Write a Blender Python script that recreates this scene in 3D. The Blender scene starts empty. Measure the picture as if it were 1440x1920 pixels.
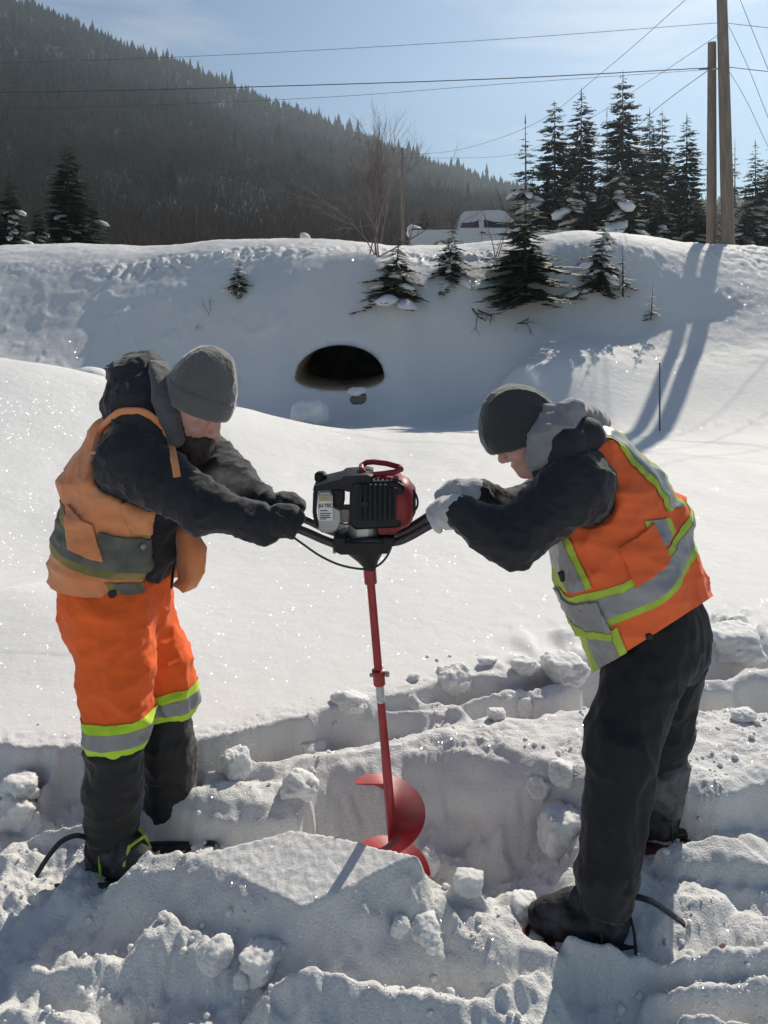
import bpy, bmesh, math, random
import numpy as np
from mathutils import Vector, Matrix

scene = bpy.context.scene
rad = math.radians
F_PX, HOR, ZC = 1500.0, 600.0, 1.7          # focal length in photo pixels, horizon row, eye height (m)

# ------------------------------------------------------------------ camera
cam_d = bpy.data.cameras.new("camera")
cam = bpy.data.objects.new("camera", cam_d)
scene.collection.objects.link(cam)
cam.location = (0, 0, ZC)
cam.rotation_euler = (rad(90), 0, 0)
cam_d.sensor_fit = 'VERTICAL'
cam_d.sensor_height = 36.0
cam_d.sensor_width = 27.0
cam_d.lens = 36.0 * F_PX / 1920.0
cam_d.shift_y = -(960.0 - HOR) / 1920.0
cam_d.clip_start = 0.05
cam_d.clip_end = 5000.0
scene.camera = cam

# ------------------------------------------------------------------ sky and sun
SUN_AZ, SUN_EL = 28.0, 38.0                   # degrees right of the view axis, above the horizon
world = bpy.data.worlds.new("World")
scene.world = world
world.use_nodes = True
wn, wl = world.node_tree.nodes, world.node_tree.links
wn.clear()
w_out = wn.new('ShaderNodeOutputWorld')
w_bg = wn.new('ShaderNodeBackground')
w_sky = wn.new('ShaderNodeTexSky')
w_sky.sky_type = 'NISHITA'
w_sky.sun_disc = False
w_sky.sun_elevation = rad(SUN_EL)
w_sky.sun_rotation = rad(SUN_AZ)
w_sky.altitude = 300
w_sky.air_density = 1.15
w_sky.dust_density = 0.0
w_sky.ozone_density = 2.0
w_bg.inputs['Strength'].default_value = 0.073
# thin cirrus, the same over the whole dome
w_tc = wn.new('ShaderNodeTexCoord')
w_map = wn.new('ShaderNodeMapping'); w_map.inputs['Scale'].default_value = (2.2, 5.0, 9.0)
w_map.inputs['Rotation'].default_value = (0.0, 0.35, 0.3)
w_map.inputs['Location'].default_value = (0.62, 0.0, 0.25)
w_n = wn.new('ShaderNodeTexNoise'); w_n.inputs['Scale'].default_value = 1.1
w_n.inputs['Detail'].default_value = 7; w_n.inputs['Roughness'].default_value = 0.55
w_n.inputs['Distortion'].default_value = 0.5
w_r = wn.new('ShaderNodeMapRange')
w_r.inputs['From Min'].default_value = 0.52; w_r.inputs['From Max'].default_value = 0.78
w_r.inputs['To Max'].default_value = 0.55
w_mix = wn.new('ShaderNodeMix'); w_mix.data_type = 'RGBA'
w_mix.inputs['B'].default_value = (9.0, 9.2, 9.4, 1)
wl.new(w_tc.outputs['Generated'], w_map.inputs['Vector'])
wl.new(w_map.outputs[0], w_n.inputs['Vector'])
wl.new(w_n.outputs['Fac'], w_r.inputs['Value'])
wl.new(w_r.outputs[0], w_mix.inputs['Factor'])
wl.new(w_sky.outputs[0], w_mix.inputs['A'])
wl.new(w_mix.outputs['Result'], w_bg.inputs['Color'])
wl.new(w_bg.outputs[0], w_out.inputs[0])

sun_d = bpy.data.lights.new("sun", 'SUN')
sun_d.energy = 4.75
sun_d.angle = rad(0.53)
sun_d.color = (1.0, 0.91, 0.78)
sun = bpy.data.objects.new("sun", sun_d)
scene.collection.objects.link(sun)
to_sun = Vector((math.sin(rad(SUN_AZ)) * math.cos(rad(SUN_EL)), math.cos(rad(SUN_AZ)) * math.cos(rad(SUN_EL)), math.sin(rad(SUN_EL))))
sun.rotation_euler = to_sun.to_track_quat('Z', 'Y').to_euler()

vs = scene.view_settings
vs.view_transform = 'Standard'
vs.look = 'None'
vs.exposure = 0.06
vs.gamma = 1.0
vs.use_curve_mapping = False
scene.render.engine = 'CYCLES'
scene.cycles.use_denoising = True
scene.cycles.max_bounces = 5
scene.cycles.volume_bounces = 0
scene.cycles.sample_clamp_indirect = 6.0
scene.cycles.caustics_reflective = False
scene.cycles.caustics_refractive = False

# ------------------------------------------------------------------ helpers
rng = np.random.default_rng(7)
random.seed(7)
LINK = scene.collection.objects.link


def K(px, py, d):
    """world point at photo pixel (px, py), depth d metres"""
    return Vector(((px - 720.0) * d / F_PX, d, ZC - (py - HOR) * d / F_PX))


def G(px, py, z=0.0):
    """world point on level z seen at photo pixel"""
    return K(px, py, F_PX * (ZC - z) / (py - HOR))


def hash3(ix, iy, iz, seed):
    h = (ix.astype(np.uint32) * np.uint32(374761393) + iy.astype(np.uint32) * np.uint32(668265263)
         + iz.astype(np.uint32) * np.uint32(2147483647 - 1013904222) + np.uint32((seed * 974711 + 12345) & 0xffffffff))
    h = (h ^ (h >> np.uint32(13))) * np.uint32(1274126177)
    h = h ^ (h >> np.uint32(16))
    return (h & np.uint32(0xffffff)).astype(np.float32) / np.float32(0xffffff) * 2 - 1


def noise3(x, y, z, seed=0):
    x = np.asarray(x, np.float32); y = np.asarray(y, np.float32); z = np.asarray(z, np.float32)
    x, y, z = np.broadcast_arrays(x, y, z)
    fx, fy, fz = np.floor(x), np.floor(y), np.floor(z)
    ix, iy, iz = fx.astype(np.int32), fy.astype(np.int32), fz.astype(np.int32)
    tx, ty, tz = x - fx, y - fy, z - fz
    tx = tx * tx * (3 - 2 * tx); ty = ty * ty * (3 - 2 * ty); tz = tz * tz * (3 - 2 * tz)
    r = 0
    for dx in (0, 1):
        wx = tx if dx else 1 - tx
        for dy in (0, 1):
            wy = ty if dy else 1 - ty
            for dz in (0, 1):
                wz = tz if dz else 1 - tz
                r = r + wx * wy * wz * hash3(ix + dx, iy + dy, iz + dz, seed)
    return r


def noise2(x, y, seed=0):
    x = np.asarray(x, np.float32); y = np.asarray(y, np.float32)
    fx, fy = np.floor(x), np.floor(y)
    ix, iy = fx.astype(np.int32), fy.astype(np.int32)
    tx, ty = x - fx, y - fy
    tx = tx * tx * tx * (tx * (tx * 6 - 15) + 10); ty = ty * ty * ty * (ty * (ty * 6 - 15) + 10)
    z = np.zeros_like(ix)
    # gradient noise
    def g(dx, dy):
        a = hash3(ix + dx, iy + dy, z, seed) * np.float32(math.pi)
        return np.cos(a) * (x - fx - dx) + np.sin(a) * (y - fy - dy)
    a = g(0, 0) * (1 - tx) + g(1, 0) * tx
    b = g(0, 1) * (1 - tx) + g(1, 1) * tx
    return (a * (1 - ty) + b * ty) * 1.4


def fbm2(x, y, octv=4, seed=0, gain=0.5, billow=False):
    s, a, f = 0, 1.0, 1.0
    for i in range(octv):
        n = noise2(x * f + 17.3 * i, y * f - 9.1 * i, seed + i)
        s = s + a * (np.abs(n) * 2 - 0.6 if billow else n)
        a *= gain; f *= 2.03
    return s


def sstep(a, b, x):
    t = np.clip((x - a) / (b - a), 0, 1)
    return t * t * (3 - 2 * t)


def npmesh(name, V, F, smooth=True):
    """V (n,3); F (m,k) array, or list of such arrays / of tuples"""
    me = bpy.data.meshes.new(name)
    V = np.asarray(V, np.float32)
    if isinstance(F, np.ndarray):
        k = F.shape[1]
        me.vertices.add(len(V)); me.vertices.foreach_set('co', V.ravel())
        me.loops.add(F.size); me.loops.foreach_set('vertex_index', F.astype(np.int32).ravel())
        me.polygons.add(len(F)); me.polygons.foreach_set('loop_start', np.arange(0, F.size, k, dtype=np.int32))
        me.update(calc_edges=True)
        me.validate()
    else:
        me.from_pydata([tuple(map(float, v)) for v in V], [], [tuple(map(int, f)) for f in F])
        me.update()
    if smooth:
        me.polygons.foreach_set('use_smooth', np.ones(len(me.polygons), bool))
    return me


def tag(o, label=None, cat=None, group=None, kind=None):
    if label: o['label'] = label
    if cat: o['category'] = cat
    if group: o['group'] = group
    if kind: o['kind'] = kind
    return o


def obj(name, me, mat=None, parent=None):
    """mesh data in world coordinates -> linked object, optionally child of parent"""
    o = bpy.data.objects.new(name, me)
    LINK(o)
    if mat is not None:
        if isinstance(mat, (list, tuple)):
            for m in mat: me.materials.append(m)
        elif len(me.materials) == 0:
            me.materials.append(mat)
    if parent is not None:
        o.parent = parent
        t = Vector(parent.location) if parent.parent is None else Vector((0, 0, 0))
        o.matrix_parent_inverse = Matrix.Translation(-t)
    return o


def empty(name, loc=(0, 0, 0)):
    o = bpy.data.objects.new(name, None)
    o.empty_display_size = 0.1
    LINK(o)
    o.location = loc
    return o


def rebase(o, base):
    """move a one-mesh thing's origin to base without moving its surface"""
    o.data.transform(Matrix.Translation(-Vector(base)))
    o.location = base
    return o


class MB:
    """collects shapes into one mesh"""
    def __init__(s):
        s.V, s.F = [], []

    def add(s, V, F):
        n = len(s.V)
        s.V += [tuple(v) for v in V]
        s.F += [tuple(i + n for i in f) for f in F]
        return s

    def tube(s, pts, r, sides=8, cap=True, flat=1.0):
        pts = [Vector(p) for p in pts]
        n = len(pts)
        rr = r if isinstance(r, (list, tuple)) else [r] * n
        V, F = [], []
        up = None
        for i, p in enumerate(pts):
            t = (pts[min(i + 1, n - 1)] - pts[max(i - 1, 0)]).normalized()
            if up is None:
                up = Vector((0, 0, 1)) if abs(t.z) < 0.9 else Vector((1, 0, 0))
            sd = t.cross(up).normalized()
            up = sd.cross(t).normalized()
            for j in range(sides):
                a = 2 * math.pi * j / sides
                V.append(p + (sd * math.cos(a) + up * math.sin(a) * flat) * rr[i])
        for i in range(n - 1):
            for j in range(sides):
                a, b = i * sides + j, i * sides + (j + 1) % sides
                F.append((a, b, b + sides, a + sides))
        if cap:
            F.append(tuple(range(sides - 1, -1, -1)))
            F.append(tuple(range((n - 1) * sides, n * sides)))
        return s.add(V, F)

    def box(s, c, size, axes=None, bevel=0.0, taper=1.0, seg=2):
        bm = bmesh.new()
        bmesh.ops.create_cube(bm, size=1.0)
        for v in bm.verts:
            k = taper if v.co.z > 0 else 1.0
            v.co = Vector((v.co.x * size[0] * k, v.co.y * size[1] * k, v.co.z * size[2]))
        if bevel > 0:
            bmesh.ops.bevel(bm, geom=list(bm.edges), offset=bevel, segments=seg, affect='EDGES', profile=0.5)
        R = axes if axes is not None else Matrix.Identity(3)
        bm.verts.index_update()
        V = [Vector(c) + R @ v.co for v in bm.verts]
        F = [[v.index for v in f.verts] for f in bm.faces]
        bm.free()
        return s.add(V, F)

    def loft(s, rings, close=True, cap=True):
        n = len(rings[0])
        V = [v for r in rings for v in r]
        F = []
        for i in range(len(rings) - 1):
            for j in range(n if close else n - 1):
                a, b = i * n + j, i * n + (j + 1) % n
                F.append((a, b, b + n, a + n))
        if cap:
            F.append(tuple(range(n - 1, -1, -1)))
            F.append(tuple(range((len(rings) - 1) * n, len(rings) * n)))
        return s.add(V, F)

    def mesh(s, name, smooth=True, angle=None):
        me = bpy.data.meshes.new(name)
        me.from_pydata([tuple(v) for v in s.V], [], s.F)
        bm = bmesh.new(); bm.from_mesh(me)
        bmesh.ops.recalc_face_normals(bm, faces=bm.faces)
        if angle is not None:
            for e in bm.edges:
                if len(e.link_faces) == 2 and e.calc_face_angle(0) > rad(angle):
                    e.smooth = False
        bm.to_mesh(me); bm.free()
        if smooth:
            me.polygons.foreach_set('use_smooth', np.ones(len(me.polygons), bool))
        return me

    def build(s, name, mat, parent=None, smooth=True, angle=35):
        return obj(name, s.mesh(name, smooth, angle), mat, parent)


# ------------------------------------------------------------------ materials
def material(name, col, rough=0.6, var=0.15, scale=8.0, bump=0.0, bscale=60.0, metallic=0.0, col2=None, spec=None,
             sheen=0.0, coat=0.0, transl=0.0, detail=4.0, sss=0.0, bdist=0.01, stretch=None):
    m = bpy.data.materials.new(name)
    m.use_nodes = True
    nt = m.node_tree
    b = nt.nodes['Principled BSDF']
    tc = nt.nodes.new('ShaderNodeTexCoord')
    vec = tc.outputs['Object']
    if stretch:
        mp = nt.nodes.new('ShaderNodeMapping'); mp.inputs['Scale'].default_value = stretch
        nt.links.new(vec, mp.inputs[0]); vec = mp.outputs[0]
    n = nt.nodes.new('ShaderNodeTexNoise')
    n.inputs['Scale'].default_value = scale; n.inputs['Detail'].default_value = detail
    nt.links.new(vec, n.inputs['Vector'])
    mx = nt.nodes.new('ShaderNodeMix'); mx.data_type = 'RGBA'
    c1 = [c * (1 - var) for c in col]
    c2 = [min(1, c * (1 + var)) for c in (col2 or col)]
    mx.inputs['A'].default_value = (*c1, 1); mx.inputs['B'].default_value = (*c2, 1)
    rp = nt.nodes.new('ShaderNodeMapRange')
    rp.inputs['From Min'].default_value = 0.3; rp.inputs['From Max'].default_value = 0.7
    nt.links.new(n.outputs['Fac'], rp.inputs['Value'])
    nt.links.new(rp.outputs[0], mx.inputs['Factor'])
    nt.links.new(mx.outputs['Result'], b.inputs['Base Color'])
    b.inputs['Roughness'].default_value = rough
    b.inputs['Metallic'].default_value = metallic
    if spec is not None: b.inputs['Specular IOR Level'].default_value = spec
    if sheen: b.inputs['Sheen Weight'].default_value = sheen; b.inputs['Sheen Roughness'].default_value = 0.4
    if coat: b.inputs['Coat Weight'].default_value = coat
    if sss:
        b.inputs['Subsurface Weight'].default_value = sss
        b.inputs['Subsurface Radius'].default_value = (1.0, 0.45, 0.3)
        b.inputs['Subsurface Scale'].default_value = 0.008
    if bump:
        n2 = nt.nodes.new('ShaderNodeTexNoise')
        n2.inputs['Scale'].default_value = bscale; n2.inputs['Detail'].default_value = 5
        nt.links.new(vec, n2.inputs['Vector'])
        bp = nt.nodes.new('ShaderNodeBump'); bp.inputs['Strength'].default_value = bump
        bp.inputs['Distance'].default_value = bdist
        nt.links.new(n2.outputs['Fac'], bp.inputs['Height'])
        nt.links.new(bp.outputs[0], b.inputs['Normal'])
    if transl:
        out = nt.nodes['Material Output']
        tr = nt.nodes.new('ShaderNodeBsdfTranslucent')
        nt.links.new(mx.outputs['Result'], tr.inputs['Color'])
        ms = nt.nodes.new('ShaderNodeMixShader'); ms.inputs[0].default_value = transl
        nt.links.new(b.outputs[0], ms.inputs[1]); nt.links.new(tr.outputs[0], ms.inputs[2])
        nt.links.new(ms.outputs[0], out.inputs['Surface'])
    return m


def snow_material(name, base=(0.70, 0.70, 0.69), fine=0.35, glint=True, sss=0.0, bump_scale=140.0, broken=False):
    m = bpy.data.materials.new(name)
    m.use_nodes = True
    nt = m.node_tree; N = nt.nodes; L = nt.links
    b = N['Principled BSDF']; out = N['Material Output']
    b.inputs['Base Color'].default_value = (*base, 1)
    b.inputs['Roughness'].default_value = 0.75
    b.inputs['Specular IOR Level'].default_value = 0.25
    if sss:
        b.inputs['Subsurface Weight'].default_value = sss
        b.inputs['Subsurface Radius'].default_value = (0.8, 0.95, 1.0)
        b.inputs['Subsurface Scale'].default_value = 0.03
    geo = N.new('ShaderNodeNewGeometry')
    n1 = N.new('ShaderNodeTexNoise'); n1.inputs['Scale'].default_value = bump_scale
    n1.inputs['Detail'].default_value = 3; n1.inputs['Roughness'].default_value = 0.65
    L.new(geo.outputs['Position'], n1.inputs['Vector'])
    bp = N.new('ShaderNodeBump'); bp.inputs['Strength'].default_value = fine
    if broken:
        at = N.new('ShaderNodeAttribute'); at.attribute_name = 'broken'
        mr = N.new('ShaderNodeMapRange'); mr.inputs['To Min'].default_value = fine * 0.6; mr.inputs['To Max'].default_value = 0.95
        L.new(at.outputs['Fac'], mr.inputs['Value']); L.new(mr.outputs[0], bp.inputs['Strength'])
    bp.inputs['Distance'].default_value = 0.006
    L.new(n1.outputs['Fac'], bp.inputs['Height'])
    n2 = N.new('ShaderNodeTexNoise'); n2.inputs['Scale'].default_value = 9.0; n2.inputs['Detail'].default_value = 3
    L.new(geo.outputs['Position'], n2.inputs['Vector'])
    bp2 = N.new('ShaderNodeBump'); bp2.inputs['Strength'].default_value = 0.22; bp2.inputs['Distance'].default_value = 0.03
    L.new(n2.outputs['Fac'], bp2.inputs['Height']); L.new(bp.outputs[0], bp2.inputs['Normal'])
    L.new(bp2.outputs[0], b.inputs['Normal'])
    if glint:
        # sparse ice crystals: tiny mirror facets with random tilt
        vo = N.new('ShaderNodeTexVoronoi'); vo.inputs['Scale'].default_value = 400.0
        L.new(geo.outputs['Position'], vo.inputs['Vector'])
        sep = N.new('ShaderNodeSeparateColor'); L.new(vo.outputs['Color'], sep.inputs[0])
        pick = N.new('ShaderNodeMath'); pick.operation = 'GREATER_THAN'; pick.inputs[1].default_value = 0.93
        L.new(sep.outputs[2], pick.inputs[0])
        small = N.new('ShaderNodeMath'); small.operation = 'LESS_THAN'; small.inputs[1].default_value = 0.42
        L.new(vo.outputs['Distance'], small.inputs[0])
        both = N.new('ShaderNodeMath'); both.operation = 'MULTIPLY'; half = N.new('ShaderNodeMath'); half.operation = 'MULTIPLY'; half.inputs[1].default_value = 0.5
        L.new(pick.outputs[0], both.inputs[0]); L.new(small.outputs[0], both.inputs[1])
        sub = N.new('ShaderNodeVectorMath'); sub.operation = 'SUBTRACT'; sub.inputs[1].default_value = (0.5, 0.5, 0.5)
        L.new(vo.outputs['Color'], sub.inputs[0])
        mul = N.new('ShaderNodeVectorMath'); mul.operation = 'MULTIPLY'; mul.inputs[1].default_value = (1.7, 1.7, 0.0)
        L.new(sub.outputs[0], mul.inputs[0])
        add = N.new('ShaderNodeVectorMath'); add.operation = 'ADD'
        L.new(geo.outputs['Normal'], add.inputs[0]); L.new(mul.outputs[0], add.inputs[1])
        nrm = N.new('ShaderNodeVectorMath'); nrm.operation = 'NORMALIZE'; L.new(add.outputs[0], nrm.inputs[0])
        gl = N.new('ShaderNodeBsdfGlossy'); gl.inputs['Roughness'].default_value = 0.16
        gl.inputs['Color'].default_value = (1, 1, 1, 1)
        L.new(nrm.outputs[0], gl.inputs['Normal'])
        ms = N.new('ShaderNodeMixShader')
        L.new(both.outputs[0], half.inputs[0]); L.new(half.outputs[0], ms.inputs[0]); L.new(b.outputs[0], ms.inputs[1]); L.new(gl.outputs[0], ms.inputs[2])
        L.new(ms.outputs[0], out.inputs['Surface'])
    return m


M_SNOW = snow_material('snow', sss=0.0, broken=True)
M_SNOW_CHUNK = snow_material('snow_chunk', glint=False, sss=0.6, bump_scale=90.0)
M_SNOW_TREE = snow_material('snow_on_trees', glint=False, base=(0.72, 0.73, 0.74), bump_scale=30)
# ------------------------------------------------------------------ terrain
CTRL = []                                     # (X, Y, Z) of the far ground
def cp(px, py, Y): v = K(px, py, Y); CTRL.append((v.x, v.y, v.z))
def cz(px, Y, z): CTRL.append(((px - 720) * Y / F_PX, Y, z))
for X in (-2.2, -1.0, 0.0, 1.0, 2.2, 3.4):
    for Y in (1.2, 2.6, 4.2):
        CTRL.append((X, Y, 0.2 + (0.05 if X < -2 else 0)))
for px, Y in ((620, 6), (900, 6), (1200, 6), (1500, 6), (640, 8.5), (900, 8.5), (1200, 8.5), (1500, 8.5), (760, 10.6), (900, 10.6), (1100, 10.4), (1237, 10.4)):
    cz(px, Y, 0.2)
for p in ((-300, 640, 7.6), (-900, 600, 7.6), (0, 683, 8.0), (100, 692, 8.3), (200, 712, 8.6), (300, 733, 9.2), (440, 765, 10.2), (545, 798, 11.3),
          (0, 900, 6.0), (-400, 860, 5.6), (0, 1100, 4.1), (-300, 1080, 3.9), (200, 900, 6.5), (350, 860, 7.6), (450, 880, 7.6)):
    cp(*p)
for p in ((-800, 10.5, 0.9), (0, 10.3, 0.75), (200, 10.8, 0.42), (350, 11.2, 0.22), (440, 11.8, 0.1), (600, 12.0, 0.08), (750, 11.8, 0.13), (900, 11.7, 0.18),
          (-800, 12.0, 0.9), (0, 12.5, 0.7), (300, 12.8, 0.36), (500, 12.9, 0.32), (640, 12.9, 0.36), (780, 12.95, 0.3), (900, 13.0, 0.34)):
    cz(*p)
RIM = [(-900, 500), (0, 503), (150, 505), (300, 500), (400, 484), (500, 478), (620, 474), (700, 474), (760, 480), (900, 484), (1020, 482), (1100, 472), (1200, 468), (1320, 470), (1440, 470), (2200, 470)]
for px, py in RIM:
    cp(px, py, float(np.interp(px, (1150, 1200, 1320, 1440), (15.5, 15.7, 16.2, 16.7))))
for px, py in ((-900, 600), (0, 603), (300, 600), (500, 590), (640, 575), (780, 580), (900, 575)):
    cp(px, py, 14.2)
for p in ((960, 694, 12.6), (1100, 655, 13.2), (1200, 622, 14.1), (1300, 592, 14.5), (1440, 564, 14.8), (1700, 536, 15.0), (2300, 526, 15.0),
          (1200, 720, 12.3), (1300, 700, 12.6), (1440, 690, 12.6), (1800, 660, 12.6), (1300, 790, 11.0), (1440, 782, 11.0), (1800, 775, 11.0), (1100, 803, 11.0), (1030, 765, 11.7),
          (1000, 600, 14.2), (1100, 565, 14.8)):
    cp(*p)
for px in (-900, 0, 200, 400, 600, 750, 900, 1000, 1100, 1200, 1300, 1400, 1500, 2300):
    cp(px, 474 if 740 < px < 1050 else 463, 18.2)
    cz(px, 20.3, 3.12); cz(px, 27, 3.1)
CTRL = np.array(CTRL)


def rbf_fit(C, lam=0.004):
    n = len(C)
    d = np.hypot(C[:, None, 0] - C[None, :, 0], C[:, None, 1] - C[None, :, 1])
    A = np.zeros((n + 3, n + 3))
    A[:n, :n] = np.where(d > 0, d * d * np.log(d + 1e-9), 0) + lam * np.eye(n)
    A[:n, n] = 1; A[:n, n + 1] = C[:, 0]; A[:n, n + 2] = C[:, 1]
    A[n:, :n] = A[:n, n:].T
    return np.linalg.solve(A, np.concatenate([C[:, 2], [0, 0, 0]]))
RW = rbf_fit(CTRL)


def far_z(X, Y):
    r = (RW[-3] + RW[-2] * X + RW[-1] * Y).astype(np.float64)
    for (cx, cy, _), w in zip(CTRL, RW):
        d2 = (X - cx) ** 2 + (Y - cy) ** 2
        r += w * 0.5 * d2 * np.log(d2 + 1e-9)
    k = sstep(19.5, 21.0, Y)
    r = r * (1 - k) + 3.1 * k
    r = np.where(Y < 4.5, r * sstep(2.8, 4.4, Y) + 0.2 * (1 - sstep(2.8, 4.4, Y)), r)
    return r


def poly_sd(P, X, Y):
    """signed distance to polygon P (n,2): positive inside"""
    d = np.full(X.shape, 1e9); ins = np.zeros(X.shape, bool)
    n = len(P)
    for i in range(n):
        a, b = P[i], P[(i + 1) % n]
        ex, ey = b[0] - a[0], b[1] - a[1]
        wx, wy = X - a[0], Y - a[1]
        t = np.clip((wx * ex + wy * ey) / (ex * ex + ey * ey + 1e-12), 0, 1)
        d = np.minimum(d, (wx - ex * t) ** 2 + (wy - ey * t) ** 2)
        c1 = (a[1] <= Y) & (b[1] > Y); c2 = (b[1] <= Y) & (a[1] > Y)
        cr = ex * wy - ey * wx
        ins ^= (c1 & (cr > 0)) | (c2 & (cr < 0))
    d = np.sqrt(d)
    return np.where(ins, d, -d)


def pix_poly(pts):
    W = np.array([tuple(G(*p)) for p in pts])
    A = np.c_[W[:, :2], np.ones(len(W))]
    co = np.linalg.lstsq(A, W[:, 2], rcond=None)[0]
    return W[:, :2], co


LIP = [(-900, 1420), (-200, 1400), (0, 1390), (60, 1398), (150, 1390), (270, 1394), (365, 1388), (450, 1366), (560, 1344), (650, 1322), (720, 1302), (800, 1285), (870, 1262), (960, 1262), (1080, 1240), (1190, 1225), (1300, 1216), (1440, 1206), (2000, 1204), (2600, 1204)]
FIELD = [tuple(G(px, py, 0.2))[:2] for px, py in LIP]
FIELD = [(FIELD[0][0] - 6, FIELD[0][1])] + FIELD + [(FIELD[-1][0] + 12, FIELD[-1][1]), (40, 60), (-40, 60)]

# polygons given as (px, py, level), edge width, edge roughness
SLABS = [
    # terrace behind the pit, reaching out to the right
    ([(545, 1450, .12), (640, 1426, .15), (730, 1400, .17), (830, 1378, .17), (905, 1390, .16), (960, 1418, .15), (1010, 1432, .15), (1090, 1450, .15), (1250, 1462, .15), (1345, 1478, .15), (1440, 1442, .15), (2000, 1440, .15),
      (2000, 1325, .16), (1440, 1330, .16), (1250, 1325, .16), (1100, 1316, .17), (960, 1335, .17), (830, 1352, .17), (700, 1380, .17), (560, 1428, .13)], .20, .03),
    # upper right broken step
    ([(1230, 1290, .17), (1330, 1282, .18), (1440, 1275, .18), (2000, 1275, .18), (2000, 1240, .2), (1440, 1240, .2), (1340, 1262, .2), (1250, 1270, .19)], .03, .03),
    ([(800, 1330, .15), (900, 1308, .17), (1000, 1296, .18), (1080, 1280, .18), (1080, 1268, .19), (960, 1280, .19), (860, 1300, .18), (780, 1318, .16)], .03, .03),
    # slab in front of the far boot on the left
    ([(285, 1480, .11), (330, 1466, .12), (400, 1452, .13), (480, 1448, .13), (560, 1466, .13), (585, 1492, .12), (555, 1522, .11), (480, 1532, .10), (395, 1518, .10), (310, 1500, .10)], .03, .02),
    # right-hand slab beside the near boot
    ([(1240, 1578, .09), (1290, 1566, .10), (1350, 1566, .10), (1440, 1588, .09), (1700, 1598, .09), (1700, 1650, .05), (1440, 1640, .05), (1360, 1618, .07), (1270, 1604, .08)], .035, .025),
    ([(1330, 1650, .03), (1440, 1640, .04), (1700, 1650, .04), (1700, 1700, .0), (1440, 1690, .0), (1370, 1670, .02)], .04, .03),
    # bank of snow in front of the smooth block
    ([(420, 1650, .07), (545, 1612, .09), (784, 1648, .10), (860, 1686, .07), (850, 1735, .04), (640, 1790, .02), (470, 1755, .03), (420, 1712, .04)], .12, .05),
    # rough apron left of the smooth block
    ([(205, 1640, .05), (260, 1608, .08), (330, 1598, .11), (400, 1592, .135), (470, 1650, .11), (490, 1700, .07), (420, 1710, .05), (300, 1668, .05)], .06, .03),
    # lumpy slab in the right foreground
    ([(850, 1660, .07), (905, 1652, .10), (958, 1690, .08), (1000, 1735, .05), (1050, 1790, .0), (960, 1832, -.02), (880, 1800, .0), (835, 1760, .02), (820, 1705, .05)], .04, .03),
    ([(835, 1690, .03), (960, 1690, .06), (985, 1715, .05), (880, 1720, .05)], .02, .02),
    # the smooth cut block
    ([(360, 1612, .11), (430, 1580, .14), (545, 1554, .17), (640, 1568, .175), (700, 1590, .17), (784, 1608, .165), (566, 1692, .125), (505, 1672, .11), (445, 1648, .10)], .012, .006),
]
STEPS = [  # (pixel line with level), drop, width: broken edges falling towards the camera
    ([(-400, 1655, .0), (0, 1650, .0), (150, 1645, .01), (240, 1640, .03), (330, 1668, .04), (440, 1704, .03), (560, 1730, .02), (700, 1715, .02), (830, 1690, .02), (880, 1700, .02)], .06, .12),
    ([(990, 1752, .02), (1080, 1758, .02), (1160, 1778, .01), (1250, 1795, .01), (1350, 1780, .02), (1440, 1770, .02), (1900, 1768, .02)], .07, .05),
    ([(1150, 1856, -.05), (1240, 1850, -.04), (1330, 1838, -.04), (1440, 1832, -.04), (1900, 1830, -.04)], .06, .05),
    ]
RIDGES = [  # (pixel points with level), half width, roughness
    ([(40, 1800, -.01), (150, 1804, .0), (240, 1790, .0), (290, 1746, .03), (335, 1704, .06), (395, 1748, .03), (420, 1800, .0)], .11, .04),
    ([(500, 1850, .0), (535, 1830, .03), (580, 1803, .06), (640, 1826, .06), (720, 1848, .05), (860, 1872, .04), (950, 1842, .04), (1010, 1806, .03)], .10, .035),
    ([(1070, 1752, .03), (1160, 1775, .02), (1250, 1792, .02), (1350, 1778, .03), (1440, 1768, .03), (1700, 1765, .03)], .06, .02),
    ([(560, 1735, .04), (640, 1752, .01), (720, 1738, .02), (790, 1725, .03)], .07, .04),
    ([(1230, 1850, -.01), (1330, 1836, .0), (1440, 1830, .0), (1700, 1830, .0)], .07, .02),
    ([(1280, 1900, -.02), (1440, 1905, -.01), (1700, 1905, -.01)], .06, .02),
    ([(700, 1762, -.01), (760, 1735, .01), (800, 1748, .0)], .05, .02),
    ([(80, 1475, .10), (110, 1432, .14), (150, 1402, .17)], .05, .01),
    ([(-200, 1500, .06), (-40, 1490, .08), (40, 1500, .08), (70, 1515, .06)], .08, .03),
    ([(60, 1560, .03), (110, 1545, .05), (160, 1538, .05)], .06, .02),
    ([(-200, 1590, .03), (-20, 1600, .03), (20, 1590, .03)], .06, .02),
    ([(200, 1525, .05), (260, 1520, .06), (300, 1530, .04)], .05, .02),
    ([(640, 1345, .14), (690, 1330, .17), (760, 1330, .16), (860, 1322, .17)], .06, .03),
    ([(400, 1440, .14), (460, 1428, .15), (560, 1420, .15), (620, 1405, .16)], .05, .03),
    ([(20, 1880, -.03), (120, 1900, -.03), (200, 1930, -.03)], .08, .03),
    ([(1090, 1690, .02), (1180, 1700, .0), (1250, 1715, .0)], .05, .02),
]
PIT = [G(575, 1520, .0), G(640, 1470, .0), G(730, 1448, .0), G(830, 1430, .0), G(910, 1440, .0), G(975, 1470, 0), G(1030, 1520, 0), G(1040, 1580, 0), G(1010, 1640, 0), G(960, 1668, 0), G(860, 1660, .0), G(790, 1640, 0), G(700, 1602, .1), G(600, 1580, .1)]


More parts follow.
